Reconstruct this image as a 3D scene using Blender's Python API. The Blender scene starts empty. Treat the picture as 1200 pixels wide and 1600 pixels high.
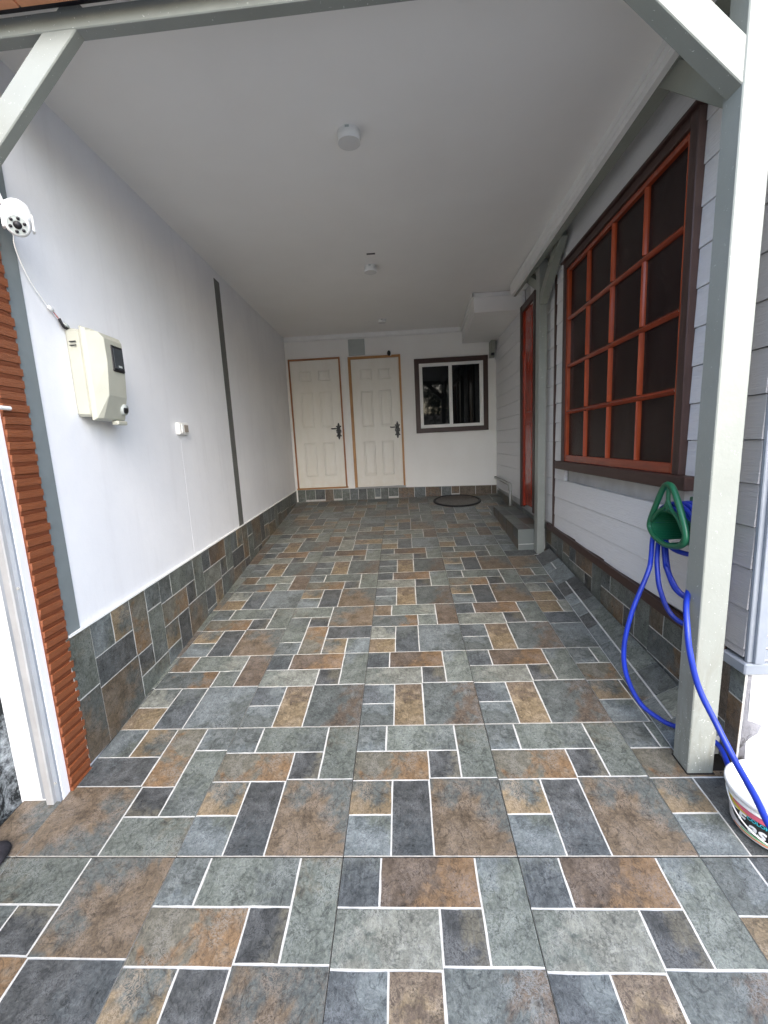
import bpy, bmesh, math, random
from mathutils import Vector, Matrix
from mathutils import noise as mnoise
C = bpy.context.scene
col = C.collection
R = math.radians
rnd = random.Random(7)

# ------------------------------------------------------------------ camera
H_CAM, YAW, PITCH, ROLL, F = 1.5592, -0.0521, -0.1566, 0.0503, 666.68
cy, sy = math.cos(YAW), math.sin(YAW); cp, sp = math.cos(PITCH), math.sin(PITCH)
fw = Vector((sy*cp, cy*cp, sp)); rt = Vector((cy, -sy, 0)); up = rt.cross(fw)
r2 = rt*math.cos(ROLL) - up*math.sin(ROLL); u2 = rt*math.sin(ROLL) + up*math.cos(ROLL)
cam = bpy.data.cameras.new('camera'); cam_o = bpy.data.objects.new('camera', cam); col.objects.link(cam_o)
cam.sensor_fit = 'VERTICAL'; cam.sensor_height = 24; cam.sensor_width = 18
cam.lens = 24*F/1600; cam.clip_start = .02; cam.clip_end = 500
m3 = Matrix((r2, u2, -fw)).transposed().to_4x4(); m3.translation = (0, 0, H_CAM); cam_o.matrix_world = m3
C.camera = cam_o
C.render.resolution_x, C.render.resolution_y = 768, 1024

# ------------------------------------------------------------------ sky and sun
SUN_EL, SUN_AZ = 36, 168           # azimuth: direction the light comes from, clockwise from +Y
world = bpy.data.worlds.new('World'); C.world = world; world.use_nodes = True
wn = world.node_tree; bg = wn.nodes['Background']
sky = wn.nodes.new('ShaderNodeTexSky'); sky.sky_type = 'NISHITA'; sky.sun_disc = False
sky.sun_elevation = R(SUN_EL); sky.sun_rotation = R(SUN_AZ); sky.air_density = 1.0; sky.dust_density = 2.0; sky.ozone_density = 1.2
wn.links.new(sky.outputs[0], bg.inputs[0]); bg.inputs[1].default_value = .15
sl = bpy.data.lights.new('sun', 'SUN'); sl.energy = .5; sl.angle = R(60); sl.color = (1, .985, .965)
so = bpy.data.objects.new('sun', sl); col.objects.link(so)
az = R(SUN_AZ); d = Vector((math.sin(az)*math.cos(R(SUN_EL)), math.cos(az)*math.cos(R(SUN_EL)), math.sin(R(SUN_EL))))
so.rotation_euler = d.to_track_quat('Z', 'Y').to_euler()
C.view_settings.view_transform = 'Standard'; C.view_settings.look = 'None'
C.view_settings.exposure = 2.25; C.view_settings.gamma = 1
C.render.engine = 'CYCLES'
C.cycles.max_bounces = 12; C.cycles.diffuse_bounces = 10; C.cycles.glossy_bounces = 4

# ------------------------------------------------------------------ helpers
WMX = {}
def link(o, parent=None, M=None):
    """M: world matrix of the object (default identity in the parent's frame)."""
    col.objects.link(o)
    if parent is not None:
        o.parent = parent
        PW = WMX[parent.name]
        if M is None: o.matrix_basis = Matrix(); WMX[o.name] = PW.copy()
        else: o.matrix_basis = PW.inverted() @ M; WMX[o.name] = M.copy()
    else:
        M = M or Matrix(); o.matrix_basis = M; WMX[o.name] = M.copy()
    return o
def tag(o, label=None, cat=None, group=None, kind=None):
    if label: o['label'] = label
    if cat: o['category'] = cat
    if group: o['group'] = group
    if kind: o['kind'] = kind
    return o
def empty(name, M=None, parent=None):
    o = bpy.data.objects.new(name, None); o.empty_display_size = .1
    return link(o, parent, M)
def mobj(name, bm, mat, parent=None, M=None, smooth=False):
    me = bpy.data.meshes.new(name); bm.to_mesh(me); bm.free()
    for m in (mat if isinstance(mat, (list, tuple)) else [mat]): me.materials.append(m)
    if smooth:
        for p in me.polygons: p.use_smooth = True
    return link(bpy.data.objects.new(name, me), parent, M)
def addbox(bm, lo, hi, bevel=0, seg=1):
    vs = [bm.verts.new((x, y, z)) for z in (lo[2], hi[2]) for y in (lo[1], hi[1]) for x in (lo[0], hi[0])]
    fs = [bm.faces.new([vs[i] for i in f]) for f in ((0,2,3,1),(4,5,7,6),(0,1,5,4),(2,6,7,3),(0,4,6,2),(1,3,7,5))]
    if bevel:
        es = list({e for f in fs for e in f.edges})
        bmesh.ops.bevel(bm, geom=es, offset=bevel, segments=seg, affect='EDGES', profile=.5)
    return vs
def box(name, lo, hi, mat, parent=None, bevel=0, M=None, seg=1):
    bm = bmesh.new(); addbox(bm, lo, hi, bevel, seg); return mobj(name, bm, mat, parent, M)
def addhull(bm, pts):
    vs = [bm.verts.new(p) for p in pts]; r = bmesh.ops.convex_hull(bm, input=vs)
    return vs
def hexa(name, pts8, mat, parent=None, M=None, bevel=0):
    """pts8: bottom quad then top quad, same winding"""
    bm = bmesh.new(); v = [bm.verts.new(p) for p in pts8]
    for f in ((3,2,1,0),(4,5,6,7),(0,1,5,4),(1,2,6,5),(2,3,7,6),(3,0,4,7)): bm.faces.new([v[i] for i in f])
    bmesh.ops.recalc_face_normals(bm, faces=bm.faces)
    if bevel: bmesh.ops.bevel(bm, geom=list(bm.edges), offset=bevel, segments=1, affect='EDGES')
    return mobj(name, bm, mat, parent, M)
def cyl(bm, p0, p1, r0, r1=None, n=20, caps=True):
    r1 = r0 if r1 is None else r1
    p0, p1 = Vector(p0), Vector(p1); d = (p1-p0).normalized()
    a = d.orthogonal().normalized(); b = d.cross(a)
    A = [bm.verts.new(p0+(a*math.cos(2*math.pi*i/n)+b*math.sin(2*math.pi*i/n))*r0) for i in range(n)]
    B = [bm.verts.new(p1+(a*math.cos(2*math.pi*i/n)+b*math.sin(2*math.pi*i/n))*r1) for i in range(n)]
    for i in range(n): bm.faces.new((A[i], A[(i+1)%n], B[(i+1)%n], B[i]))
    if caps: bm.faces.new(A[::-1]); bm.faces.new(B)
def lathe(bm, prof, n=32, origin=(0,0,0)):
    o = Vector(origin); rings = []
    for r, z in prof:
        rings.append([bm.verts.new(o+Vector((r*math.cos(2*math.pi*i/n), r*math.sin(2*math.pi*i/n), z))) for i in range(n)])
    for a, b in zip(rings, rings[1:]):
        for i in range(n): bm.faces.new((a[i], a[(i+1)%n], b[(i+1)%n], b[i]))
    return rings
def spline(pts, k=8, closed=False):
    P = [Vector(p) for p in pts]; n = len(P); out = []
    rng = range(n if closed else n-1)
    for i in rng:
        if closed: a, b, c, d_ = P[(i-1) % n], P[i], P[(i+1) % n], P[(i+2) % n]
        else: a, b, c, d_ = P[max(i-1, 0)], P[i], P[i+1], P[min(i+2, n-1)]
        for j in range(k):
            t = j/k
            out.append(.5*((2*b)+(c-a)*t+(2*a-5*b+4*c-d_)*t*t+(3*b-a-3*c+d_)*t**3))
    if not closed: out.append(P[-1])
    return out
def tube(bm, pts, r, n=10, closed=False):
    pts = [Vector(p) for p in pts]; m = len(pts); rings = []; a = None
    for i, p in enumerate(pts):
        if closed: t = (pts[(i+1) % m]-pts[i-1]).normalized()
        else: t = (pts[min(i+1, m-1)]-pts[max(i-1, 0)]).normalized()
        a = t.orthogonal().normalized() if a is None else (a-t*a.dot(t)).normalized()
        b = t.cross(a)
        rings.append([bm.verts.new(p+(a*math.cos(2*math.pi*k/n)+b*math.sin(2*math.pi*k/n))*r) for k in range(n)])
    for i in range(m if closed else m-1):
        A, B = rings[i], rings[(i+1) % m]
        if closed and i == m-1:      # best twist match
            s = min(range(n), key=lambda q: (A[0].co-B[q].co).length)
            B = B[s:]+B[:s]
        for k in range(n): bm.faces.new((A[k], A[(k+1)%n], B[(k+1)%n], B[k]))
    if not closed: bm.faces.new(rings[0][::-1]); bm.faces.new(rings[-1])

# ------------------------------------------------------------------ materials
class NT:
    def __init__(s, name, rough=.5, spec=.5, metal=0.):
        s.m = bpy.data.materials.new(name); s.m.use_nodes = True
        s.n = s.m.node_tree.nodes; s.l = s.m.node_tree.links
        s.b = s.n['Principled BSDF']; s.b.inputs['Roughness'].default_value = rough
        s.b.inputs['Metallic'].default_value = metal
        s.b.inputs['Specular IOR Level'].default_value = spec
    def node(s, t, **k):
        n = s.n.new(t)
        for a, v in k.items(): setattr(n, a, v)
        return n
    def coord(s, kind='Object', scale=(1,1,1)):
        t = s.node('ShaderNodeTexCoord'); mp = s.node('ShaderNodeMapping'); mp.inputs['Scale'].default_value = scale
        s.l.new(t.outputs[kind], mp.inputs[0]); return mp.outputs[0]
    def noise(s, vec, scale=5, detail=4, rough=.55, dist=0, w=None):
        n = s.node('ShaderNodeTexNoise')
        if w is not None: n.noise_dimensions = '4D'; n.inputs['W'].default_value = w
        n.inputs['Scale'].default_value = scale; n.inputs['Detail'].default_value = detail
        n.inputs['Roughness'].default_value = rough; n.inputs['Distortion'].default_value = dist
        s.l.new(vec, n.inputs['Vector']); return n.outputs['Fac']
    def ramp(s, fac, a, b, ca=(0,0,0,1), cb=(1,1,1,1)):
        r = s.node('ShaderNodeValToRGB'); e = r.color_ramp.elements
        e[0].position = a; e[1].position = b; e[0].color = c4(ca); e[1].color = c4(cb)
        s.l.new(fac, r.inputs[0]); return r.outputs[0]
    def mix(s, fac, a, b, mode='MIX'):
        m = s.node('ShaderNodeMix', data_type='RGBA', blend_type=mode)
        for i, v in ((0, fac), (6, a), (7, b)):
            if isinstance(v, (int, float)): m.inputs[i].default_value = v
            elif isinstance(v, tuple): m.inputs[i].default_value = c4(v)
            else: s.l.new(v, m.inputs[i])
        return m.outputs[2]
    def math(s, op, a, b=0., cl=False):
        m = s.node('ShaderNodeMath', operation=op, use_clamp=cl)
        for i, v in ((0, a), (1, b)):
            if isinstance(v, (int, float)): m.inputs[i].default_value = v
            else: s.l.new(v, m.inputs[i])
        return m.outputs[0]
    def bump(s, h, strength=.3, dist=.01):
        b = s.node('ShaderNodeBump'); b.inputs['Strength'].default_value = strength; b.inputs['Distance'].default_value = dist
        s.l.new(h, b.inputs['Height']); s.l.new(b.outputs[0], s.b.inputs['Normal'])
    def col(s, v):
        if isinstance(v, tuple): s.b.inputs['Base Color'].default_value = c4(v)
        else: s.l.new(v, s.b.inputs['Base Color'])
    def rgh(s, v): s.l.new(v, s.b.inputs['Roughness'])
def c4(c): return tuple(c)+(1,) if len(c) == 3 else tuple(c)
def dull(name, c, rough=.55, spec=.4, var=.12, scale=6, bump=.1, bscale=60, metal=0., stain=None, stain_amt=.5, aniso=(1,1,1)):
    t = NT(name, rough, spec, metal); v = t.coord('Object')
    n = t.noise(v, scale, 5, .6)
    k = tuple(x*(1-var) for x in c); k2 = tuple(min(.95, x*(1+var)) for x in c)
    cc = t.ramp(n, .3, .7, k, k2)
    if stain:
        s_ = t.ramp(t.noise(v, scale*1.7, 8, .7, .4, w=3), stain_amt, stain_amt+.12)
        cc = t.mix(s_, cc, stain)
    t.col(cc)
    va = t.coord('Object', aniso)
    t.bump(t.noise(va, bscale, 4, .6), bump, .004)
    return t.m

M_white_wall = NT('painted_render_white', .5, .35)
t = M_white_wall; v = t.coord('Object')
c_ = t.mix(t.ramp(t.noise(v, 1.6, 6, .6), .35, .7), (.80, .81, .83), (.73, .745, .775))
c_ = t.mix(t.math('MULTIPLY', t.ramp(t.noise(t.coord('Object', (1, 3, .35)), 3.2, 7, .7, .6), .52, .74), .30), c_, (.62, .62, .64))
c_ = t.mix(t.math('MULTIPLY', t.ramp(t.noise(v, 34, 4, .8, 1.5), .70, .74), .35), c_, (.48, .47, .45))
t.col(c_)
t.bump(t.math('ADD', t.noise(v, 14, 5, .6), t.math('MULTIPLY', t.noise(v, 160, 3, .6), .25)), .16, .01); M_white_wall = t.m
t = NT('painted_plaster_cream', .45, .4); v = t.coord('Object')
t.col(t.mix(t.ramp(t.noise(v, 2.1, 6, .6), .4, .75), (.83, .82, .79), (.79, .775, .735)))
t.bump(t.noise(v, 90, 4, .6), .12, .004); M_back_wall = t.m
t = NT('ceiling_paint', .45, .4); v = t.coord('Object')
t.col(t.mix(t.ramp(t.noise(v, 1.2, 6, .6), .35, .7), (.80, .79, .765), (.755, .742, .715)))
t.bump(t.noise(v, 30, 4, .5), .05, .004); M_ceiling = t.m
M_trim_white = dull('trim_white', (.78, .78, .76), .4, .4, .05, 9, .12, 40)
M_white_plastic = dull('white_plastic', (.78, .78, .76), .3, .5, .03, 20, .03, 200)
M_beige_plastic = dull('beige_plastic', (.40, .40, .335), .32, .5, .06, 9, .06, 120, stain=(.36, .34, .28), stain_amt=.68)
M_caulk = dull('white_caulk', (.8, .8, .78), .5, .4, .06, 25, .3, 90)
def greenpaint(name, c, chips=True):
    t = NT(name, .38, .45); v = t.coord('Object')
    cc = t.mix(t.ramp(t.noise(v, 3.5, 6, .6), .3, .7), c, tuple(x*.86 for x in c))
    if chips:
        ch = t.ramp(t.noise(v, 70, 3, .75, 1.2, w=5), .668, .685)
        cc = t.mix(ch, cc, (.72, .72, .70))
        dk = t.ramp(t.noise(v, 24, 6, .75, .6, w=9), .68, .74)
        cc = t.mix(t.math('MULTIPLY', dk, .35), cc, (.2, .19, .16))
    t.col(cc); t.bump(t.noise(v, 45, 5, .6), .22, .004); return t.m
M_post = greenpaint('sage_enamel', (.27, .285, .258))
t = NT('sage_enamel_weathered', .4, .45); v = t.coord('Object')
sx = t.node('ShaderNodeSeparateXYZ'); t.l.new(v, sx.inputs[0])
cc = t.mix(t.ramp(t.noise(v, 3.5, 6, .6), .3, .7), (.275, .29, .265), (.24, .255, .228))
low = t.math('MULTIPLY', t.math('SUBTRACT', 1.0, sx.outputs[2], True), .95, True)
cc = t.mix(t.math('MULTIPLY', low, t.ramp(t.noise(t.coord('Object', (1, 1, .3)), 17, 7, .72, .6), .46, .66)), cc, (.17, .16, .125))
cc = t.mix(t.ramp(t.math('ADD', t.noise(v, 75, 3, .75, 1.2, w=5), t.math('MULTIPLY', low, .05)), .675, .692), cc, (.66, .66, .64))
cc = t.mix(t.math('MULTIPLY', t.ramp(t.noise(v, 28, 6, .78, .8, w=8), .70, .75), .5), cc, (.14, .12, .09))
t.col(cc); t.bump(t.math('ADD', t.noise(v, 45, 5, .6), t.noise(v, 7, 3, .6)), .25, .005); M_post_w = t.m
M_beam = greenpaint('sage_enamel_clean', (.26, .275, .235), False)
M_strip = dull('grey_stripe_paint', (.17, .195, .20), .5, .35, .08, 8, .15, 60)
M_strip_dark = dull('dark_stripe_paint', (.11, .115, .11), .5, .35, .12, 12, .15, 60)
def siding(name, c):
    t = NT(name, .42, .4); v = t.coord('Object')
    g = t.noise(t.coord('Object', (1, 1.6, 34)), 5, 6, .65, .6)
    t.col(t.mix(t.ramp(g, .3, .75), c, tuple(x*.90 for x in c)))
    t.bump(g, .9, .005); return t.m
M_siding = siding('white_wood_grain_board', (.78, .78, .79))
M_siding_grey = siding('grey_wood_grain_board', (.40, .39, .39))
def wood(name, a, b, rough=.35, grain=(3, 3, 3), axis=2, spec=.5):
    t = NT(name, rough, spec)
    sc = [38, 38, 38]; sc[axis] = 2.2
    g = t.noise(t.coord('Object', tuple(sc)), 1.4, 6, .65, .8)
    b2 = t.noise(t.coord('Object'), 5, 4, .6)
    cc = t.mix(t.ramp(g, .3, .72), a, b)
    cc = t.mix(t.math('MULTIPLY', t.ramp(b2, .45, .75), .4), cc, tuple(x*.55 for x in a))
    t.col(cc); t.bump(g, .3, .003); return t.m
M_dark_trim = wood('dark_brown_stain', (.040, .020, .017), (.062, .030, .024), .45)
M_dark_trim_h = wood('dark_brown_stain_long', (.040, .020, .017), (.062, .030, .024), .45, axis=1)
M_red_v = wood('varnished_redwood', (.24, .034, .011), (.38, .070, .019), .2)
M_red_h = wood('varnished_redwood_rail', (.19, .026, .012), (.31, .054, .019), .22, axis=1)
M_reddoor = wood('red_varnished_door', (.27, .020, .010), (.40, .045, .016), .2)
M_pine = wood('varnished_pine', (.40, .19, .06), (.54, .29, .11), .4)
M_pine_h = wood('varnished_pine_head', (.40, .19, .06), (.54, .29, .11), .4, axis=0)
M_pine_red = wood('reddish_pine', (.33, .135, .055), (.45, .21, .09), .4)
def door_mat():
    t = NT('cream_door_enamel', .38, .45); v = t.coord('Object')
    g = t.noise(t.coord('Object', (1, 1, .25)), 9, 6, .6, .4)
    sx = t.node('ShaderNodeSeparateXYZ'); tc = t.node('ShaderNodeTexCoord'); t.l.new(tc.outputs['Object'], sx.inputs[0])
    low = t.math('MULTIPLY', t.math('SUBTRACT', 1.45, sx.outputs[2], True), .9, True)       # grime of hands and feet low on the leaf
    cc = t.mix(t.ramp(g, .35, .75), (.80, .78, .715), (.75, .72, .64))
    cc = t.mix(t.math('MULTIPLY', low, t.ramp(t.noise(v, 11, 6, .7), .35, .75)), cc, (.66, .56, .42))
    t.col(cc); t.bump(t.noise(t.coord('Object', (30, 30, 2)), 2, 4, .6), .12, .003); return t.m
M_door = door_mat()
M_black_iron = dull('black_iron', (.012, .010, .010), .38, .5, .2, 30, .3, 120)
t = NT('dark_window_glass', .03, .28); t.col((.006, .007, .008)); M_glass = t.m
t = NT('insect_mesh_glass', .22, .10); v = t.coord('Object')
t.col(t.mix(t.ramp(t.noise(v, 3, 5, .6), .35, .75), (.013, .007, .007), (.024, .013, .012)))
t.col(t.mix(t.ramp(t.noise(v, 55, 2, .7), .74, .76), t.mix(t.ramp(t.noise(v, 3, 5, .6), .35, .75), (.013, .007, .007), (.024, .013, .012)), (.12, .11, .11)))
t.bump(t.noise(t.coord('Object', (1, 500, 500)), 1, 1, .5), .2, .002); M_mesh = t.m
M_grout = dull('white_grout', (.50, .50, .475), .75, .2, .14, 30, .5, 160, stain=(.42, .39, .33), stain_amt=.62)
M_bed = dull('dark_joint', (.022, .020, .018), .9, .1, .2, 30, .3, 90)
M_concrete = dull('street_concrete', (.30, .30, .29), .85, .2, .15, 2, .4, 40)
M_mould = NT('mould_stained_plaster', .8, .2); t = M_mould; v = t.coord('Object')
s_ = t.ramp(t.noise(v, 7, 10, .78, .5), .50, .66)
t.col(t.mix(s_, (.012, .014, .015), (.42, .45, .46))); t.bump(t.noise(v, 30, 6, .7), .7, .01); M_mould = t.m
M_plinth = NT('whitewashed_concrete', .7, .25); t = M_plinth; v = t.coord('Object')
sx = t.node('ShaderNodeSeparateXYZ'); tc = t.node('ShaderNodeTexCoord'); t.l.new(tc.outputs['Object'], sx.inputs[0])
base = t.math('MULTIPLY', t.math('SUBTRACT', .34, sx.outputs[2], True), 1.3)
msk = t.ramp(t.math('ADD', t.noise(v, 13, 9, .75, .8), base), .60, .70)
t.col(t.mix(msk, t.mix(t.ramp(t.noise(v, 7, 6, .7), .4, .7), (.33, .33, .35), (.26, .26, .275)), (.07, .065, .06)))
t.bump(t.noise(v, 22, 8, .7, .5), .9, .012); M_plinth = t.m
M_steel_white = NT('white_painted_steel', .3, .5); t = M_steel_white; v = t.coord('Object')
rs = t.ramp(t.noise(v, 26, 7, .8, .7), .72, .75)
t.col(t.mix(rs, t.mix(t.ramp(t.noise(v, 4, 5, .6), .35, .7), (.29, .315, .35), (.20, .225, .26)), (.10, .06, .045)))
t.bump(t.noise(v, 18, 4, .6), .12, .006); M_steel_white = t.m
M_steel_cream = dull('cream_painted_timber', (.35, .35, .35), .5, .4, .1, 9, .4, 40, stain=(.25, .2, .17), stain_amt=.68)
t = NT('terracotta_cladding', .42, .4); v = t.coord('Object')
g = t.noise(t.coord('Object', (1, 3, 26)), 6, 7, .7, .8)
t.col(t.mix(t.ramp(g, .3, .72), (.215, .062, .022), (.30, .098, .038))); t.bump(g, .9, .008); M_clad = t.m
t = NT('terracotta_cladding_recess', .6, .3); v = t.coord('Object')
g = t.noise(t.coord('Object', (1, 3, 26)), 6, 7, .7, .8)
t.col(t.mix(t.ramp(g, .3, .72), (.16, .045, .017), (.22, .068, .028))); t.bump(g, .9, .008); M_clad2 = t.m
M_terracotta = dull('terracotta_roof_tile', (.66, .30, .16), .6, .3, .15, 10, .4, 40)
M_black_metal = dull('black_gutter', (.015, .012, .016), .4, .4, .2, 10, .1, 40)
M_green = dull('green_plastic', (.012, .115, .055), .3, .5, .06, 10, .03, 200)
t = NT('blue_hose_rubber', .36, .5); v = t.coord('Object'); t.col(t.mix(t.ramp(t.noise(v, 9, 3, .6), .4, .7), (.007, .030, .36), (.006, .022, .24))); M_hose = t.m
M_grey_box = dull('grey_green_box', (.26, .27, .23), .4, .4, .06, 12, .08, 90)
M_grey_panel = dull('grey_vent_panel', (.40, .43, .41), .5, .35, .05, 10, .1, 60)
M_pipe = dull('grey_pvc_pipe', (.33, .33, .31), .4, .4, .12, 14, .2, 60)
M_black_rubber = dull('black_rubber', (.012, .012, .014), .5, .4, .15, 30, .1, 100)
M_lamp = dull('lamp_diffuser', (.58, .575, .56), .4, .4, .03, 8, .03, 60)
M_lamp_side = dull('lamp_rim', (.80, .80, .77), .35, .4, .03, 8, .03, 60)

# slate prints ------------------------------------------------------
K = dict(navy=(.078,.088,.095), slate=(.104,.117,.116), sage=(.138,.155,.142), blue=(.148,.170,.178), pale=(.192,.200,.180),
         brown=(.145,.112,.080), rust=(.185,.122,.072), ochre=(.205,.160,.104), olive=(.128,.122,.100), dark=(.068,.072,.074), umber=(.118,.092,.072))
# face -> nine stones: (main, second, gradient dir, bias, mask scale, streaks)
FACES = {
 1: [('slate','blue',(0,-1),-.10,9,0), ('sage','slate',(1,0),-.05,12,0), ('sage','olive',(0,1),-.10,10,0), ('olive','rust',(1,-.4),.02,9,0),
     ('dark','olive',(1,0),-.05,10,1), ('ochre','slate',(0,1),.02,7,0), ('blue','sage',(1,1),-.15,9,0), ('dark','navy',(0,-1),-.05,6,0), ('brown','slate',(.5,.9),-.05,7,0)],
 2: [('navy','slate',(0,1),-.08,11,1), ('umber','rust',(1,-.3),.02,9,0), ('sage','blue',(0,1),-.10,8,0), ('pale','sage',(-1,1),-.03,10,0),
     ('dark','olive',(1,0),-.02,10,1), ('navy','blue',(1,0),.0,12,0), ('slate','blue',(0,1),-.02,9,0), ('ochre','umber',(0,1),-.06,10,0), ('slate','umber',(1,-.2),.00,7,0)],
 3: [('brown','slate',(-1,0),-.10,8,0), ('sage','pale',(1,0),-.08,10,0), ('umber','slate',(0,1),-.12,8,0), ('slate','rust',(1,0),.02,6,0),
     ('sage','slate',(1,1),-.05,12,0), ('pale','slate',(1,1),-.06,10,0), ('ochre','brown',(-1,0),.02,8,0), ('navy','slate',(0,1),-.02,7,0), ('blue','slate',(1,-1),-.06,6,0)],
}
LAY = [(0,.222,.75,1),(.222,.755,.75,1),(.755,1,.515,1),(0,.535,.5,.75),(.535,.755,.515,.75),(0,.278,.25,.5),(0,.278,0,.25),(.278,.528,0,.5),(.528,1,0,.515)]
SM = {}
def stone_mat(face, k, tone=1.0):
    key = (face, k, tone)
    if key in SM: return SM[key]
    a, b, dr, bias, sc, st = FACES[face][k]
    ca, cb = tuple(x*tone*.80 for x in K[a]), tuple(x*tone*.80 for x in K[b])
    t = NT('slate_print_%s_%s' % (a, b), .42, .45)
    tc = t.node('ShaderNodeUVMap'); tc.uv_map = 'UVMap'; v = tc.outputs[0]
    x0, x1, y0, y1 = LAY[k]; cx, cyy = (x0+x1)/2*.6-.3, (y0+y1)/2*.6-.3
    sx = t.node('ShaderNodeSeparateXYZ'); t.l.new(v, sx.inputs[0])
    wid = max((x1-x0), (y1-y0))*.6
    gx = t.math('MULTIPLY', t.math('SUBTRACT', sx.outputs[0], cx), dr[0]*.42/wid)
    gy = t.math('MULTIPLY', t.math('SUBTRACT', sx.outputs[1], cyy), dr[1]*.42/wid)
    g = t.math('ADD', t.math('ADD', gx, gy), bias)
    w = face*7+k*1.7
    big = t.math('ADD', t.noise(v, sc, 7, .62, .9, w=w), g)
    mask = t.ramp(big, .485, .575)
    cc = t.mix(mask, ca, cb)
    # cloudy tone, veins, mottling
    cl = t.noise(v, 22, 8, .7, .6, w=w+3)
    cc = t.mix(t.ramp(cl, .28, .72), t.mix(1., cc, (.60, .60, .60), 'MULTIPLY'), t.mix(1., cc, (1.42, 1.42, 1.38), 'MULTIPLY'))
    vv = v
    mp = t.node('ShaderNodeMapping'); mp.inputs['Scale'].default_value = (70, 7, 1) if st else (26, 15, 1); mp.inputs['Rotation'].default_value = (0, 0, .25+.5*k)
    t.l.new(v, mp.inputs[0])
    fine = t.noise(mp.outputs[0], 1.6, 8, .75, 1.0, w=w+6)
    cc = t.mix(t.math('MULTIPLY', t.ramp(fine, .50, .72), .55 if st else .38), cc, tuple(min(.6, x*2.1+.03) for x in ca))
    vn = t.math('ABSOLUTE', t.math('SUBTRACT', t.noise(v, 7, 6, .6, 1.6, w=w+9), .5))
    vein = t.ramp(vn, .003, .016, (1,1,1), (0,0,0))
    cc = t.mix(t.math('MULTIPLY', vein, .60), cc, tuple(x*.28 for x in ca))
    # each laid tile is a little different, and has its dust
    # fine crackle: pale flecks and dark pits a few millimetres across
    fk = t.noise(v, 62, 8, .86, 1.2, w=w+11)
    cc = t.mix(t.ramp(fk, .38, .62), t.mix(1., cc, (.52, .52, .53), 'MULTIPLY'), t.mix(1., cc, (1.56, 1.54, 1.48), 'MULTIPLY'))
    patch = t.ramp(t.noise(v, 11, 4, .6, w=w+14), .46, .60)
    cr = t.math('ABSOLUTE', t.math('SUBTRACT', t.noise(v, 48, 5, .7, 2.2, w=w+15), .5))
    cc = t.mix(t.math('MULTIPLY', t.math('MULTIPLY', t.ramp(cr, .006, .05, (1,1,1), (0,0,0)), patch), .75), cc, tuple(min(.6, x*1.6+.07) for x in ca))
    oi = t.node('ShaderNodeObjectInfo'); rv = t.math('ADD', t.math('MULTIPLY', oi.outputs['Random'], .26), .87)
    cmb = t.node('ShaderNodeCombineColor'); [t.l.new(rv, cmb.inputs[i]) for i in range(3)]
    cc = t.mix(1., cc, cmb.outputs[0], 'MULTIPLY')
    t.col(cc)
    t.rgh(t.ramp(t.noise(v, 30, 6, .7, w=w+2), .25, .8, (.22,.22,.22), (.46,.46,.46)))
    t.bump(t.math('ADD', t.math('ADD', fine, t.math('MULTIPLY', cl, 1.5)), t.math('MULTIPLY', fk, .7)), .55, .004)
    SM[key] = t.m; return t.m

TS = .6
def clip_poly(poly, planes):
    """keep a*x+b*y <= c"""
    for a, b, c in planes:
        out = []
        n = len(poly)
        for i in range(n):
            p, q = poly[i], poly[(i+1) % n]
            dp, dq = a*p[0]+b*p[1]-c, a*q[0]+b*q[1]-c
            if dp <= 1e-9: out.append(p)
            if (dp < -1e-9 and dq > 1e-9) or (dp > 1e-9 and dq < -1e-9):
                s = dp/(dp-dq); out.append((p[0]+(q[0]-p[0])*s, p[1]+(q[1]-p[1])*s))
        poly = out
        if len(poly) < 3: return []
    return poly
def area(p): return abs(sum(p[i][0]*p[(i+1) % len(p)][1]-p[(i+1) % len(p)][0]*p[i][1] for i in range(len(p))))/2
def stone_poly(k, seed):
    x0, x1, y0, y1 = [v*TS-TS/2 for v in LAY[k]]
    g = .0029; e = .0016
    ins = lambda v, s: v + s*(e if abs(abs(v)-TS/2) < 1e-6 else g)
    x0, x1, y0, y1 = ins(x0, 1), ins(x1, -1), ins(y0, 1), ins(y1, -1)
    rr = random.Random(seed*31+k); pts = []
    cs = [(x0, y0), (x1, y0), (x1, y1), (x0, y1)]
    for i in range(4):
        p, q = cs[i], cs[(i+1) % 4]
        edge = (abs(abs(p[0])-TS/2) < .002 and abs(p[0]-q[0]) < 1e-6) or (abs(abs(p[1])-TS/2) < .002 and abs(p[1]-q[1]) < 1e-6)
        pts.append(p)
        if not edge:
            for s in (.33, .67):
                jx, jy = (rr.uniform(-1, 1)*.0015 for _ in range(2))
                pts.append((p[0]+(q[0]-p[0])*s+(jx if abs(p[1]-q[1]) > 1e-6 else 0), p[1]+(q[1]-p[1])*s+(jy if abs(p[0]-q[0]) > 1e-6 else 0)))
    return pts
def prism(bm, poly, z0, z1, uvl, mi=0, inset=.0008):
    cx = sum(p[0] for p in poly)/len(poly); cyy = sum(p[1] for p in poly)/len(poly)
    if sum(poly[i][0]*poly[(i+1) % len(poly)][1]-poly[(i+1) % len(poly)][0]*poly[i][1] for i in range(len(poly))) < 0: poly = poly[::-1]
    B = [bm.verts.new((x, y, z0)) for x, y in poly]
    T = [bm.verts.new((x+(cx-x)*inset/max(.02, math.hypot(cx-x, cyy-y)), y+(cyy-y)*inset/max(.02, math.hypot(cx-x, cyy-y)), z1)) for x, y in poly]
    fs = [bm.faces.new(T)] + [bm.faces.new((B[i], B[(i+1) % len(B)], T[(i+1) % len(B)], T[i])) for i in range(len(B))]
    for f in fs:
        f.material_index = mi
        if uvl is not None:
            for l in f.loops: l[uvl].uv = (l.vert.co.x, l.vert.co.y)
SHARE = {}
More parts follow.
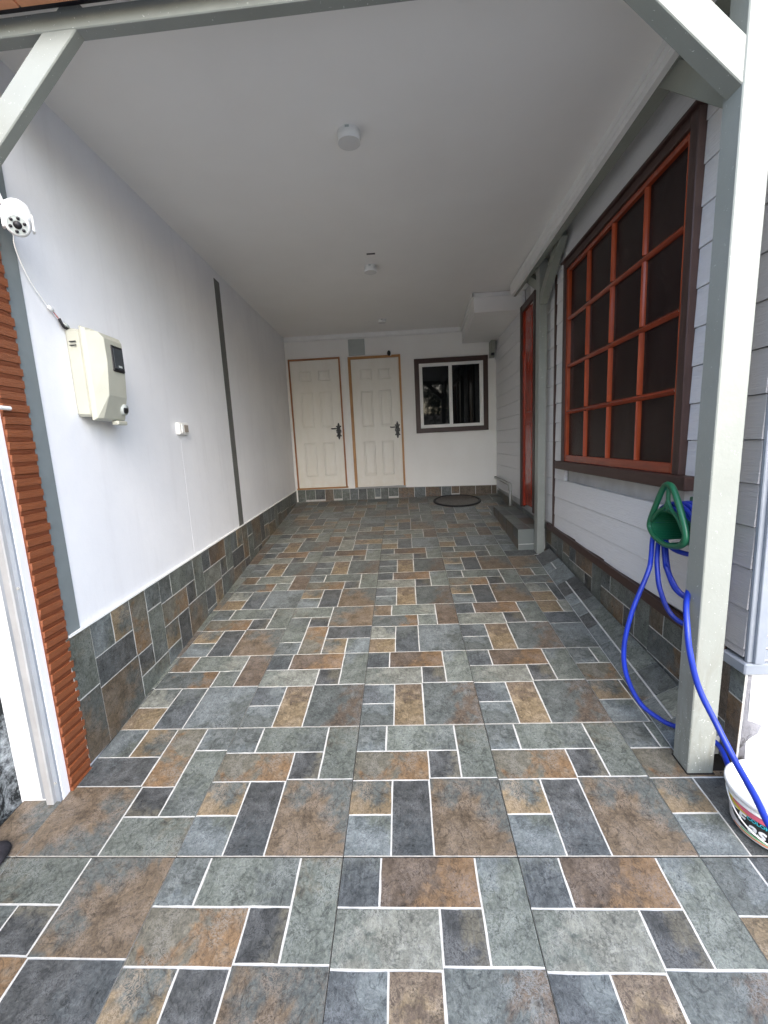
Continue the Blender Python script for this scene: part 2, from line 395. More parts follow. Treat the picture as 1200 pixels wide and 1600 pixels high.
def lay_tile(parent, FM, u0, v0, face, rot, regions, tone=1.0, single=True, base=True, hs=.0015):
    """one 60 cm tile in the plane frame FM, lower left corner (u0, v0); regions: list of clip-plane lists in plane coords"""
    cu, cv = u0+TS/2, v0+TS/2
    ca, sa = [(1,0),(0,1),(-1,0),(0,-1)][rot]
    TM = FM @ Matrix.Translation((cu, cv, 0)) @ Matrix(((ca,-sa,0,0),(sa,ca,0,0),(0,0,1,0),(0,0,0,1)))
    def loc(pl): return [(a*ca+b*sa, -a*sa+b*ca, c-a*cu-b*cv) for a, b, c in pl]
    regs = [loc(r) for r in regions]
    sq = [(-TS/2+.0016, -TS/2+.0016), (TS/2-.0016, -TS/2+.0016), (TS/2-.0016, TS/2-.0016), (-TS/2+.0016, TS/2-.0016)]
    bp = [p for p in (clip_poly(sq, r) for r in regs) if p and area(p) > 1e-4]
    if not bp: return
    bm = bmesh.new()
    for p in bp: prism(bm, p, -.008, 0, None, inset=.0003)
    tile = mobj('tile', bm, M_grout, parent, TM)
    for k in range(9):
        sp_ = stone_poly(k, face)
        a0 = area(sp_)
        ps = [p for p in (clip_poly(sp_, r) for r in regs) if p and area(p) > 8e-5]
        if not ps: continue
        m = stone_mat(face, k, tone)
        if single:
            full = len(ps) == 1 and abs(area(ps[0])-a0) < 1e-7
            key = (face, k, tone)
            if full and key in SHARE: me = SHARE[key]
            else:
                bm = bmesh.new(); uvl = bm.loops.layers.uv.new('UVMap')
                for p in ps: prism(bm, p, -.002, hs, uvl)
                me = bpy.data.meshes.new('stone'); bm.to_mesh(me); bm.free(); me.materials.append(m)
                if full: SHARE[key] = me
            link(bpy.data.objects.new('stone', me), tile, TM)
        else:
            if m not in REST_M: REST_M.append(m)
            n0 = len(REST.verts); REST.verts.ensure_lookup_table()
            for p in ps: prism(REST, p, -.002, hs, REST_UV, REST_M.index(m))
            REST.verts.ensure_lookup_table()
            for v_ in REST.verts[n0:]: v_.co = TM @ v_.co
REST = bmesh.new(); REST_UV = REST.loops.layers.uv.new('UVMap'); REST_M = []

# ------------------------------------------------------------------ frames of the place
SL = .1166                                            # the drive climbs towards the doors
a_f = math.atan(SL)
FLOOR = Matrix(((1,0,0,0),(0,math.cos(a_f),-math.sin(a_f),0),(0,math.sin(a_f),math.cos(a_f),0),(0,0,0,1)))
vs_ = lambda y: y/math.cos(a_f)                       # plan distance -> distance along the slope
X0, Y0 = -.2688, 1.2727
def zf(y): return SL*y
def wall_frame(ox, oy, ang): return Matrix.Translation((ox, oy, 0)) @ Matrix.Rotation(ang, 4, 'Z')
WL = wall_frame(-1.4026, 0, math.atan(.0411))         # local +y along the wall, +x into the room
WR = wall_frame(1.2548, 0, -math.atan(.0203))         # local +y along the wall, -x into the room
WB = wall_frame(0, 6.4533, math.atan(.0093))          # local +x along the wall, -y into the room
def lwx(y): return -1.4026-.0411*y
def rwx(y): return 1.2548+.0203*y

# ------------------------------------------------------------------ ground and floor
g_ = box('ground', (-40, -45, -.35), (40, 40, -.12), M_concrete); tag(g_, 'pale concrete street ground outside the drive', None, kind='structure')
fl = empty('floor'); tag(fl, 'sloping drive paved with multicoloured slate tiles', None, kind='structure')
hexa('mortar_bed', [(-1.72,-.6,-.4),(2.6,-.6,-.4),(2.6,6.6,-.1),(-1.72,6.6,-.1)] + [(x, y, zf(y)-.006) for x, y in ((-1.72,-.6),(2.6,-.6),(2.6,6.6),(-1.72,6.6))], M_bed, fl)
# face table: rows from the front, columns from the left (column 3 starts at X0)
TAB = {0: [(1,0),(1,1),(1,0),(2,0),(2,0),(2,3)],
       1: [(1,0),(1,3),(1,0),(1,0),(1,0),(1,0)],
       2: [(1,0),(3,0),(2,0),(2,0),(2,0),(1,0)],
       3: [(2,0),(1,0),(1,1),(3,0),(2,0),(3,3)],
       4: [(1,0),(3,0),(1,0),(2,0),(1,0),(3,0)],
       5: [(3,0),(2,0),(2,0),(2,0),(1,0),(1,3)],
       6: [(2,0),(2,0),(2,1),(3,0),(3,0),(2,0)],
       7: [(1,0),(1,2),(3,1),(1,0),(2,2),(3,0)],
       8: [(3,0),(3,0),(2,0),(1,3),(3,0),(1,0)],
       9: [(2,0),(1,0),(3,1),(2,0),(1,2),(2,3)],
      -1: [(2,0),(3,0),(2,0),(1,0),(3,1),(1,0),(2,0)],
      -2: [(1,0),(2,0),(1,1),(3,0),(2,0),(1,2),(3,0)]}
YB = 6.43
def fregions(j):
    V = vs_
    ch = (1, -.0376*math.cos(a_f), 1.1045-.0376*1.72)   # x <= 1.1045+.0376*(y-1.72)
    if j <= 0: return [[(0,1,V(1.49)), (-1,0,1.64), (1,0,2.55)]]
    if j == 1: return [[(0,1,V(1.492)), (-1,0,1.632)], [(0,-1,-V(1.492)), (-1,-.0411,1.4026), (0,1,V(1.60)), (1,0,2.0)],
                       [(0,-1,-V(1.60)), (-1,-.0411,1.4026), ch]]
    if Y0+.6*(j-1) < 3.9:
        return [[(-1,-.0411,1.4026), ch, (0,1,V(3.98))], [(-1,-.0411,1.4026), (0,-1,-V(3.98)), (1,-.0203,1.2548)]]
    return [[(-1,-.0411,1.4026), (1,-.0203,1.2548), (0,1,V(YB))]]
for j in sorted(TAB):
    for ci, fr in enumerate(TAB[j]+[(2,0)]*(1 if 0 <= j <= 1 else 0)):
        if fr is None: continue
        rg = fregions(j)
        if j == 1 and ci == 0: rg = rg[:1]
        if j == 1 and ci > 0: rg = [[(0,1,V_), (1,0,2.0)] for V_ in (vs_(1.492),)] + rg[1:]
        lay_tile(fl, FLOOR, X0+.6*(ci-3), vs_(Y0)+.6041*(j-1), fr[0], fr[1], rg, single=(0 <= j <= 4 or (j == 5 and 1 <= ci <= 4)))

o = mobj('far_stones', REST, REST_M, fl); o['kind'] = 'stuff'

# chamfer strip along the right wall (three dimensional tile fillet)
def chamfer():
    ya, yb = 1.69, 3.93
    p0 = Vector((1.1045+.0376*(yb-1.72), yb, zf(yb)+.002)); p1 = Vector((1.1045+.0376*(ya-1.72), ya, zf(ya)+.002))
    q0 = Vector((rwx(yb)-.008, yb, zf(yb)+.055)); q1 = Vector((rwx(ya)-.008, ya, zf(ya)+.105))
    U = (p1-p0).normalized(); W = ((q1-p1)-U*(q1-p1).dot(U)).normalized(); N = U.cross(W)
    FM = Matrix((U, W, N)).transposed().to_4x4(); FM.translation = p0
    L = (p1-p0).length
    ch = empty('tile_fillet', FM, fl)
    def pl(p): d_ = Vector(p)-p0; return d_.dot(U), d_.dot(W)
    (ua, va), (ub, vb) = pl(q0), pl(q1)
    # top edge line from (ua,va) to (ub,vb)
    s = (vb-va)/(ub-ua); top = (-s, 1, va-s*ua)
    bm = bmesh.new()
    v = [bm.verts.new(p) for p in ((0,0,-.004),(L,0,-.004),(ub,vb,-.004),(ua,va,-.004))]; bm.faces.new(v)
    lo = [bm.verts.new(FM.inverted() @ Vector(p)) for p in ((p0.x,yb,zf(yb)-.2),(p1.x,ya,zf(ya)-.2),(q1.x,ya,zf(ya)-.2),(q0.x,yb,zf(yb)-.2))]
    for i in range(4): bm.faces.new((v[(i+1)%4], v[i], lo[i], lo[(i+1)%4]))
    mobj('grout', bm, M_grout, ch, FM)
    u = 0; n = 0
    while u < L:
        w = rnd.choice((.15, .19, .24, .30)); u1 = min(u+w, L)
        split = rnd.random() < .22 or w < .16
        rows = [(0, .075), (.081, .3)] if split else [(0, .3)]
        for a, b in rows:
            poly = clip_poly([(u+.003, a+.003), (u1-.003, a+.003), (u1-.003, b), (u+.003, b)], [top])
            if len(poly) < 3 or area(poly) < 2e-4: continue
            bm = bmesh.new(); uvl = bm.loops.layers.uv.new('UVMap'); prism(bm, poly, -.004, .0015, uvl)
            for f in bm.faces:
                for l in f.loops: l[uvl].uv = (l.vert.co.x % .5-.25, l.vert.co.y-.1)
            f_, k_ = rnd.choice(((1,2),(1,0),(2,5),(2,8),(3,4),(3,7),(1,7),(2,6),(3,8)))
            mobj('stone', bm, stone_mat(f_, k_), ch, FM); n += 1
        u = u1
chamfer()

# round inspection cover at the back
cov = empty('drain_cover', FLOOR @ Matrix.Translation((.735, vs_(6.10), 0))); tag(cov, 'round tiled drain cover with a dark rim set in the floor below the small window', 'drain cover')
bm = bmesh.new(); lathe(bm, [(.300,.0), (.300,.016), (.318,.018), (.335,.014), (.340,0)], 48); mobj('rim', bm, M_black_rubber, cov, WMX[cov.name], True)
bm = bmesh.new(); uvl = bm.loops.layers.uv.new('UVMap')
prism(bm, [(.299*math.cos(2*math.pi*i/40), .299*math.sin(2*math.pi*i/40)) for i in range(40)], .001, .011, uvl); mobj('lid', bm, stone_mat(3, 2, .6), cov, WMX[cov.name])

# ------------------------------------------------------------------ left wall
lw = empty('rendered_wall', WL); tag(lw, 'long white rendered wall on the left with slate skirting and a grey stripe', 'wall')
box('wall_body', (-.25, 1.50, -.1), (0, 6.75, 3.6), M_white_wall, lw, M=WL)
box('grey_band', (0, 1.655, .80), (.004, 1.735, 3.05), M_strip, lw, M=WL)
box('dark_band', (0, 3.86, .86), (.004, 3.975, 3.04), M_strip_dark, lw, M=WL)
box('panel_joint', (-.001, 2.907, .87), (.0006, 2.9085, 1.66), M_white_wall, lw, M=WL)
hexa('caulk_line', [(0,1.66,.808),(.013,1.66,.808),(.013,6.44,.928),(0,6.44,.928),(0,1.66,.818),(.013,1.66,.818),(.013,6.44,.936),(0,6.44,.936)], M_caulk, lw, M=WL)
# skirting of 60 cm slate tiles, top edge nearly level, foot cut along the drive
TL = math.atan(.0252)
def wframe_left():
    U = (WL.to_3x3() @ Vector((0, math.cos(TL), math.sin(TL)))).normalized(); N = (WL.to_3x3() @ Vector((1,0,0))).normalized(); V = N.cross(U)
    M = Matrix((U, V, N)).transposed().to_4x4(); M.translation = WL @ Vector((.008, 1.66, .808-TS)); return M
ML = wframe_left()
seq = [(1,0),(1,3),(1,0),(2,0),(1,3),(1,2),(2,3),(1,0),(2,3)]
SLrel = math.tan(a_f-TL)
for i, (f, r_) in enumerate(seq):
    u0 = -.46+.6*i
    # floor line in plane coords: v = (zf(y)-(.808-TS)) ...
    c0 = zf(1.66)-(.808-TS)-.004
    regs = [[(SLrel, -1, -c0), (-1, 0, .004), (1, 0, 4.78)]]
    lay_tile(lw, ML, u0, 0, f, r_, regs, tone=.85)

# ------------------------------------------------------------------ cladding at the near end of the left wall
cl_ = empty('brick_cladding', WL); tag(cl_, 'narrow orange brown ledge stone cladding beside the white gate post on the left', 'cladding')
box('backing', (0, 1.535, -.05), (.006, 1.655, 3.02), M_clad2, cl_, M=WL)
z = .12; n = 0
proto = {}
while z < 2.98:
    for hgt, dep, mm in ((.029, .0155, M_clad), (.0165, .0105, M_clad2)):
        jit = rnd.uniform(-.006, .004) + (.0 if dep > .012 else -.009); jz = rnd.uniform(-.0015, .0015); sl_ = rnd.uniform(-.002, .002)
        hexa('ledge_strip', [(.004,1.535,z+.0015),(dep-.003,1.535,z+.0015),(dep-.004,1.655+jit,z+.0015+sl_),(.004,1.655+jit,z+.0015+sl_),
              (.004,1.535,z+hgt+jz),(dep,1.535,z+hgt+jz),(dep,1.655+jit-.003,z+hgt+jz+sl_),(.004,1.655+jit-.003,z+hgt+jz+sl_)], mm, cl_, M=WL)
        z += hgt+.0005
box('clip', (.019, 1.49, 1.752), (.032, 1.556, 1.766), M_white_plastic, cl_, M=WL, bevel=.004)

# white gate post and its timber, stained wall beyond
gp = empty('gate_post', Matrix.Translation((-1.545, 1.5, zf(1.5)))); tag(gp, 'white painted steel gate post with a cream timber batten at the left edge', 'gate post')
box('post', (-1.628, 1.495, .176), (-1.515, 1.60, 2.9), M_steel_white, gp, .003, M=Matrix())
box('batten', (-1.517, 1.468, .172), (-1.485, 1.57, 2.9), M_steel_cream, gp, .004, M=Matrix())
box('flange', (-1.487, 1.487, .172), (-1.4685, 1.534, 2.9), M_steel_white, gp, .001, M=Matrix())
for z_ in (.26, 1.09, 1.9):
    bm = bmesh.new(); cyl(bm, (-1.477, 1.487, z_), (-1.477, 1.483, z_), .006, .005, 12); mobj('screw', bm, M_pipe, gp, Matrix())
sw = box('neighbour_wall', (-1.95, -1.2, -.2), (-1.642, 1.58, 3.0), M_mould); tag(sw, 'black mould stained plaster wall at the lower left edge outside the gate post', 'wall')
# half seen dark pot-like boot of the gate at the lower left
bm = bmesh.new(); bmesh.ops.create_icosphere(bm, subdivisions=3, radius=.06)
for v_ in bm.verts:
    v_.co.y *= 1.5; v_.co.z = v_.co.z*.6 if v_.co.z > 0 else v_.co.z*.25; v_.co += v_.normal*0.004*mnoise.noise(v_.co*30)
o = mobj('rag', bm, dull('dark_cloth', (.03,.028,.032), .85, .2, .4, 30, .6, 60), None, Matrix.Translation((-1.545, 1.23, zf(1.23)+.016)), True); tag(o, 'dark crumpled cloth on the tiles at the lower left edge', 'cloth')

# ------------------------------------------------------------------ back wall with doors and window
bw = empty('back_wall', WB); tag(bw, 'cream painted back wall with two panelled doors and a small sliding window', 'wall')
box('wall_body', (-1.85, 0, .2), (1.9, .3, 3.6), M_back_wall, bw, M=WB)
def ring(bm, x0, x1, z0, z1, w, ya, yb, bev=.002, wl=None, wr=None, wt=None, wb=None):
    wl, wr, wt, wb = (w if q is None else q for q in (wl, wr, wt, wb))
    if wl: addbox(bm, (x0, ya, z0), (x0+wl, yb, z1), bev)
    if wr: addbox(bm, (x1-wr, ya, z0), (x1, yb, z1), bev)
    if wt: addbox(bm, (x0+wl-.0005, ya+.0008, z1-wt), (x1-wr+.0005, yb, z1-.0006), bev)
    if wb: addbox(bm, (x0+wl-.0005, ya+.0008, z0+.0006), (x1-wr+.0005, yb, z0+wb), bev)
def six_panel_door(x0, x1, z0, z1, fm, fmh, wl, wr, wt, wb, tilt, label):
    d0 = empty('door', WB, bw); d0['label'] = label
    box('jamb', (x0-.045, -.012, z0), (x0-.001, 0, z1), M_trim_white, d0, .002, M=WB)
    fr = bmesh.new(); addbox(fr, (x0, -.03, z0), (x0+wl, 0, z1), .002); mobj('frame', fr, fm, d0, WB)
    fr = bmesh.new(); addbox(fr, (x1-wr, -.03, z0), (x1, 0, z1), .002); mobj('frame', fr, fm, d0, WB)
    fr = bmesh.new(); addbox(fr, (x0+wl, -.029, z1-wt), (x1-wr, 0, z1-.001), .002); mobj('frame', fr, fmh, d0, WB)
    if wb: box('sill', (x0-.01, -.034, z0-.004), (x1+.01, 0, z0+wb), M_pine_h, d0, .002, M=WB)
    else: box('sill', (x0-.005, -.04, z0-.012), (x1+.005, 0, z0+.012), M_steel_cream, d0, .003, M=WB)
    lx0, lx1, lz0, lz1 = x0+wl+.004, x1-wr-.004, z0+max(wb, .012)+.004, z1-wt-.004
    # leaf with sunken panel fields
    bm = bmesh.new(); W = lx1-lx0; Hh = lz1-lz0
    cols_ = [lx0+W*.16, lx0+W*.445, lx0+W*.555, lx0+W*.84]
    rows_ = [lz0+Hh*.085, lz0+Hh*.37, lz0+Hh*.475, lz0+Hh*.765, lz0+Hh*.835, lz0+Hh*.93]
    xs = sorted([lx0, lx1]+cols_); zs = sorted([lz0, lz1]+rows_)
    addbox(bm, (lx0, -.008, lz0), (lx1, 0, lz1))
    yf = -.018
    for i in range(len(xs)-1):
        for k_ in range(len(zs)-1):
            if i in (1, 3) and k_ in (1, 3, 5): continue
            addbox(bm, (xs[i], yf, zs[k_]), (xs[i+1], -.008, zs[k_+1]))
    bmesh.ops.remove_doubles(bm, verts=bm.verts, dist=.0001)
    bad = [f for f in bm.faces if len([1 for g in bm.faces if g is not f and (g.calc_center_median()-f.calc_center_median()).length < 1e-5])]
    bmesh.ops.delete(bm, geom=bad, context='FACES')
    mobj('leaf', bm, M_door, d0, WB)
    for i in (1, 3):
        for k_ in (1, 3, 5):
            bm = bmesh.new(); p, q = .006, .030
            a, b, c, e = xs[i], xs[i+1], zs[k_], zs[k_+1]
            def rr_(m, y): return [bm.verts.new((a+m, y, c+m)), bm.verts.new((b-m, y, c+m)), bm.verts.new((b-m, y, e-m)), bm.verts.new((a+m, y, e-m))]
            L_ = [rr_(0, -.0182), rr_(.006, -.0200), rr_(.014, -.0180), rr_(.020, -.0115), rr_(.026, -.0115), rr_(.048, -.0172)]
            for A, B in zip(L_, L_[1:]):
                for s in range(4): bm.faces.new((A[s], A[(s+1)%4], B[(s+1)%4], B[s]))
            bm.faces.new(L_[-1]); mobj('panel', bm, M_door, d0, WB)
    # handle set on black fretted plate
    hx, hz = lx1-.052, lz0+Hh*.445
    bm = bmesh.new()
    for zc, hh in ((.040, .036), (-.040, .036)):
        addbox(bm, (hx-.025, yf-.007, hz+zc-hh), (hx+.025, yf-.0005, hz+zc+hh), .003)
        for sx_ in (-1, 1):
            for sz in (-1, 1): cyl(bm, (hx+sx_*.027, yf-.006, hz+zc+sz*hh*.8), (hx+sx_*.027, yf-.0005, hz+zc+sz*hh*.8), .012, n=10)
    for zc, r_ in ((.088, .018), (.110, .011), (-.088, .018), (-.110, .011), (0, .018)): cyl(bm, (hx, yf-.006, hz+zc), (hx, yf-.0005, hz+zc), r_, n=12)
    plate = mobj('lock_plate', bm, M_black_iron, d0, WB)
    bm = bmesh.new(); cyl(bm, (hx, yf-.005, hz+.035), (hx, yf-.045, hz+.035), .011, .009, 14)
    tube(bm, spline([(hx, yf-.043, hz+.035), (hx-.04, yf-.048, hz+.040), (hx-.075, yf-.046, hz+.038), (hx-.105, yf-.040, hz+.043)]), .0075, 8)
    cyl(bm, (hx, yf-.005, hz-.04), (hx, yf-.014, hz-.04), .010, n=14)
    mobj('handle', bm, M_black_iron, d0, WB, True)
six_panel_door(-1.628, -.868, .944, 2.845, M_pine_red, M_pine_red, .020, .022, .024, .016, 0, 'left panelled door with thin reddish frame')
six_panel_door(-.752, .012, .925, 2.832, M_pine, M_pine_h, .040, .030, .034, 0, 0, 'right panelled door with wider golden frame')

wn_ = empty('window', WB, bw); wn_['label'] = 'small dark sliding window with white frame and brown trim'
bm = bmesh.new(); ring(bm, .205, 1.262, 1.698, 2.752, .068, -.028, 0); mobj('trim', bm, M_dark_trim, wn_, WB)
bm = bmesh.new(); ring(bm, .273, 1.194, 1.766, 2.684, .034, -.020, 0, wr=.045); mobj('frame', bm, M_white_plastic, wn_, WB)
box('mullion', (.712, -.024, 1.799), (.738, 0, 2.651), M_white_plastic, wn_, .002, M=WB)
bm = bmesh.new(); ring(bm, .306, .712, 1.799, 2.651, .014, -.013, 0); mobj('sash', bm, M_white_plastic, wn_, WB)
bm = bmesh.new(); ring(bm, .738, 1.150, 1.799, 2.651, .010, -.016, 0); mobj('sash', bm, M_white_plastic, wn_, WB)
box('pane', (.318, -.006, 1.811), (.702, -.002, 2.640), M_glass, wn_, M=WB)
box('pane', (.746, -.009, 1.807), (1.142, -.002, 2.644), M_glass, wn_, M=WB)
# slate skirting of small cut pieces
sk = empty('skirting', WB, bw); sk['label'] = 'low skirting of cut slate pieces'
hexa('grout', [(-1.64,-.007,.5),(1.38,-.007,.5),(1.38,0,.5),(-1.64,0,.5),(-1.64,-.007,.938),(1.38,-.007,.880),(1.38,0,.880),(-1.64,0,.938)], M_grout, sk, M=WB)
x = -1.64; zt = lambda x_: .936-(x_+1.64)*.0192
while x < 1.37:
    w = rnd.choice((.09, .12, .13, .15, .17, .24)); x1 = min(x+w, 1.375)
    low = rnd.random() < .35 and w < .2
    zb = zf(6.44)+(.028 if low else -.02)
    FMb = Matrix(((1,0,0,0),(0,0,-1,-.007),(0,1,0,0),(0,0,0,1)))
    bm = bmesh.new(); uvl = bm.loops.layers.uv.new('UVMap')
    prism(bm, [(x+.003, zb), (x1-.003, zb), (x1-.003, zt(x1)-.002), (x+.003, zt(x)-.002)], -.001, .0022, uvl)
    for f in bm.faces:
        for l in f.loops: l[uvl].uv = (l.vert.co.x % .5-.25, l.vert.co.y-.9)
    f_, k_ = rnd.choice(((1,2),(1,0),(2,5),(2,8),(3,4),(3,7),(1,8),(2,6),(3,0),(3,3),(1,4)))
    mobj('stone', bm, stone_mat(f_, k_, .85), sk, WB @ FMb)
    x = x1

# things on the back wall
o = empty('vent_panel', WB @ Matrix.Translation((-.615, 0, 2.965))); tag(o, 'square pale grey panel on the wall above the gap between the two doors', 'panel')
box('cover', (-.118, -.010, -.112), (.118, 0, .112), M_grey_panel, o, .003, M=WMX[o.name]); box('lip', (-.108, -.0125, -.102), (.108, -.0102, .102), M_grey_panel, o, .001, M=WMX[o.name])
o = empty('door_camera', WB @ Matrix.Translation((-.150, -.03, 2.85))); tag(o, 'tiny black camera on the top frame of the right hand door', 'camera'); mm = WMX[o.name]
bm = bmesh.new(); bmesh.ops.create_uvsphere(bm, u_segments=16, v_segments=10, radius=.026); [setattr(v_, 'co', Vector((v_.co.x, v_.co.y-.02, v_.co.z*1.5))) for v_ in bm.verts]; mobj('body', bm, M_black_rubber, o, mm, True)
box('mount', (.0, -.012, -.03), (.035, .03, .032), M_white_plastic, o, .004, M=mm)
o = empty('junction_box', WB @ Matrix.Translation((1.318, 0, 2.82))); tag(o, 'grey green sloping box in the far right corner under the ceiling boxing', 'box'); mm = WMX[o.name]
hexa('housing', [(-.030,-.06,-.115),(.030,-.06,-.115),(.034,0,-.115),(-.034,0,-.115),(-.036,-.15,.105),(.036,-.15,.105),(.036,0,.105),(-.036,0,.105)], M_grey_box, o, mm, .005)
box('lens', (-.022, -.085, -.09), (.022, -.055, .0), M_black_metal, o, .003, M=mm)

# ------------------------------------------------------------------ ceiling
ce = empty('ceiling'); tag(ce, 'smooth off white carport ceiling', None, kind='structure')
def zc(y): return 3.0622+.0138*y
hexa('slab', [(-1.9,1.636,zc(1.636)),(1.8,1.636,zc(1.636)),(1.8,6.8,zc(6.8)),(-1.9,6.8,zc(6.8)),(-1.9,1.636,3.5),(1.8,1.636,3.5),(1.8,6.8,3.5),(-1.9,6.8,3.5)], M_ceiling, ce)
def soff():
    pts = [(.835,4.99),(1.40,4.99),(1.40,6.46),(.905,6.46)]
    hexa('boxing', [(x, y, 2.93) for x, y in pts]+[(x, y, 3.18) for x, y in pts], M_ceiling, ce, bevel=.003)
    pts2 = [(.815,4.972),(1.345,4.972),(1.345,4.99),(.835,4.99)]
    hexa('cornice', [(x, y, 3.085) for x, y in pts2]+[(x, y, 3.125) for x, y in pts2], M_trim_white, ce)
    pts2 = [(.812,4.972),(.836,4.972),(.906,6.44),(.882,6.44)]
    hexa('cornice', [(x, y, 3.09) for x, y in pts2]+[(x, y, 3.13) for x, y in pts2], M_trim_white, ce)
soff()
hexa('cornice', [(-1.66,-.030,3.10),(.89,-.030,3.10),(.89,0,3.085),(-1.66,0,3.085),(-1.66,-.045,3.16),(.89,-.045,3.16),(.89,0,3.16),(-1.66,0,3.16)], M_trim_white, ce, M=WB)
# stepped cornice along the right beam
def mx(y): return 1.113+.0225*(y-2)
for dx0, dx1, z0, z1 in ((0, .016, 3.060, 3.11), (.004, .02, 3.028, 3.061), (.008, .024, 2.998, 3.029)):
    hexa('cornice', [(mx(1.7)+dx0-.012,1.70,z0),(mx(1.7)+dx1,1.70,z0),(mx(4.74)+dx1,4.74,z0),(mx(4.74)+dx0-.012,4.74,z0),
                     (mx(1.7)+dx0-.012,1.70,z1),(mx(1.7)+dx1,1.70,z1),(mx(4.74)+dx1,4.74,z1),(mx(4.74)+dx0-.012,4.74,z1)], M_trim_white, ce)
bm = bmesh.new(); addbox(bm, (-.235, 3.785, zc(3.8)-.0025), (-.165, 3.81, zc(3.8)+.01)); mobj('slot', bm, M_black_metal, ce)
bm = bmesh.new(); addbox(bm, (-.16, 3.787, zc(3.8)-.002), (-.138, 3.806, zc(3.8)+.01)); mobj('slot_plate', bm, M_lamp_side, ce)
def lamp(x, y, label, r=.057, h=.050):
    o = empty('ceiling_lamp', Matrix.Translation((x, y, zc(y)))); tag(o, label, 'lamp', 'round surface lamps down the ceiling'); mm = WMX[o.name]
    bm = bmesh.new(); lathe(bm, [(r*.97, .002), (r*.97, -.012), (r, -.013), (r*1.0, -h+.003), (r*.97, -h)], 36); mobj('rim', bm, M_lamp_side, o, mm, True)
    bm = bmesh.new(); rg = lathe(bm, [(r*.97, -h+.0005), (r*.5, -h-.0015)], 36); bm.faces.new(rg[-1][::-1]); mobj('diffuser', bm, M_lamp, o, mm)
    box('clip', (-.012, -r-.0015, -.012), (.008, -r+.004, -.005), M_grey_panel, o, M=mm)
lamp(-.205, 2.375, 'nearest round white ceiling lamp, the largest of the three')
lamp(-.224, 4.06, 'middle round white ceiling lamp just behind the small black slot')
lamp(-.205, 5.80, 'farthest round white ceiling lamp close to the back wall', .052, .036)

# ------------------------------------------------------------------ front frame
ff = empty('carport_frame', Matrix.Translation((1.14, 1.64, .19))); tag(ff, 'sage green carport front frame with the big near post, top beam and braces', 'frame')
I4 = Matrix()
ya, yb = 1.586, 1.690
hexa('post', [(1.089,ya,.187),(1.189,ya,.187),(1.189,1.682,.197),(1.089,1.682,.197),(1.120,ya,3.09),(1.222,ya,3.09),(1.222,1.676,3.09),(1.120,1.676,3.09)], M_post_w, ff, I4, .0035)
hexa('foot_ring', [(1.083,1.580,.180),(1.196,1.580,.180),(1.196,1.688,.193),(1.083,1.688,.193),(1.085,1.582,.1895),(1.193,1.582,.1895),(1.193,1.686,.2015),(1.085,1.686,.2015)], M_bed, ff, I4, .002)  # thin dark ring around the foot of the near post
yk = 1.634
hexa('beam', [(-1.48,ya+.001,2.948),(1.3,ya+.001,2.995),(1.3,yk,2.995),(-1.48,yk,2.948),(-1.48,ya+.001,3.004),(1.3,ya+.001,3.062),(1.3,yk,3.062),(-1.48,yk,3.004)], M_post, ff, I4, .003)
def brace(name, a, b, w, y0, y1, mat=M_post, parent=None):
    """bar in the XZ plane between a and b (centre line), width w"""
    a, b = Vector((a[0], a[1])), Vector((b[0], b[1])); d_ = (b-a).normalized(); n_ = Vector((-d_.y, d_.x))*w/2
    q = [a-n_, b-n_, b+n_, a+n_]
    return hexa(name, [(p.x, y0, p.y) for p in q]+[(p.x, y1, p.y) for p in q], mat, parent, I4, .003)
brace('brace', (-.998, 3.030), (-1.50, 2.545), .083, ya+.003, yk-.003, M_post, ff)
brace('brace', (1.215, 2.602), (.66, 3.108), .102, ya+.004, 1.660, M_post, ff)
# eave above the front beam
ev = empty('roof_eave', Matrix.Translation((0, 1.45, 2.9))); tag(ev, 'terracotta roof eave with black gutter above the front beam', 'eave')
hexa('gutter', [(-2.0,1.552,2.990),(1.9,1.552,3.060),(1.9,1.5845,3.070),(-2.0,1.5845,3.000),(-2.0,1.552,3.30),(1.9,1.552,3.30),(1.9,1.69,3.30),(-2.0,1.69,3.30)], M_black_metal, ev, I4)
for i in range(19):
    xa = -1.98+.205*i; zb = 2.976+.022*(xa+2)
    hexa('roof_tile', [(xa,1.50,zb-.002),(xa+.2,1.50,zb+.002),(xa+.2,1.551,zb+.005),(xa,1.551,zb+.001),(xa,1.50,zb+.03),(xa+.2,1.50,zb+.03),(xa+.2,1.551,zb+.07),(xa,1.551,zb+.07)], M_terracotta, ev, I4, .002)

# ------------------------------------------------------------------ second frame along the right wall
sf = empty('side_frame', Matrix.Translation((1.26, 4.0, zf(4)))); tag(sf, 'sage green side beam along the house with a slender post beside the red door', 'frame')
hexa('beam', [(mx(1.7)+.026,1.70,3.0),(1.212,1.70,3.0),(1.226,4.75,2.995),(mx(4.75)+.026,4.75,2.995),(mx(1.7)+.026,1.70,3.09),(1.212,1.70,3.09),(1.226,4.75,3.13),(mx(4.75)+.026,4.75,3.13)], M_beam, sf, I4, .003)
hexa('post', [(1.222,3.99,.44),(1.290,3.99,.44),(1.290,4.085,.45),(1.222,4.085,.45),(1.228,3.99,3.06),(1.298,3.99,3.06),(1.298,4.085,3.06),(1.228,4.085,3.06)], M_post, sf, I4, .003)
def brace_yz(a, b, w, x0, x1, mat, parent):
    a, b = Vector((a[0], a[1])), Vector((b[0], b[1])); d_ = (b-a).normalized(); n_ = Vector((-d_.y, d_.x))*w/2
    q = [a-n_, b-n_, b+n_, a+n_]
    return hexa('brace', [(x0, p.x, p.y) for p in q]+[(x1, p.x, p.y) for p in q], mat, parent, I4, .002)
brace_yz((3.54, 3.06), (4.0, 2.72), .085, 1.232, 1.290, M_beam, sf)
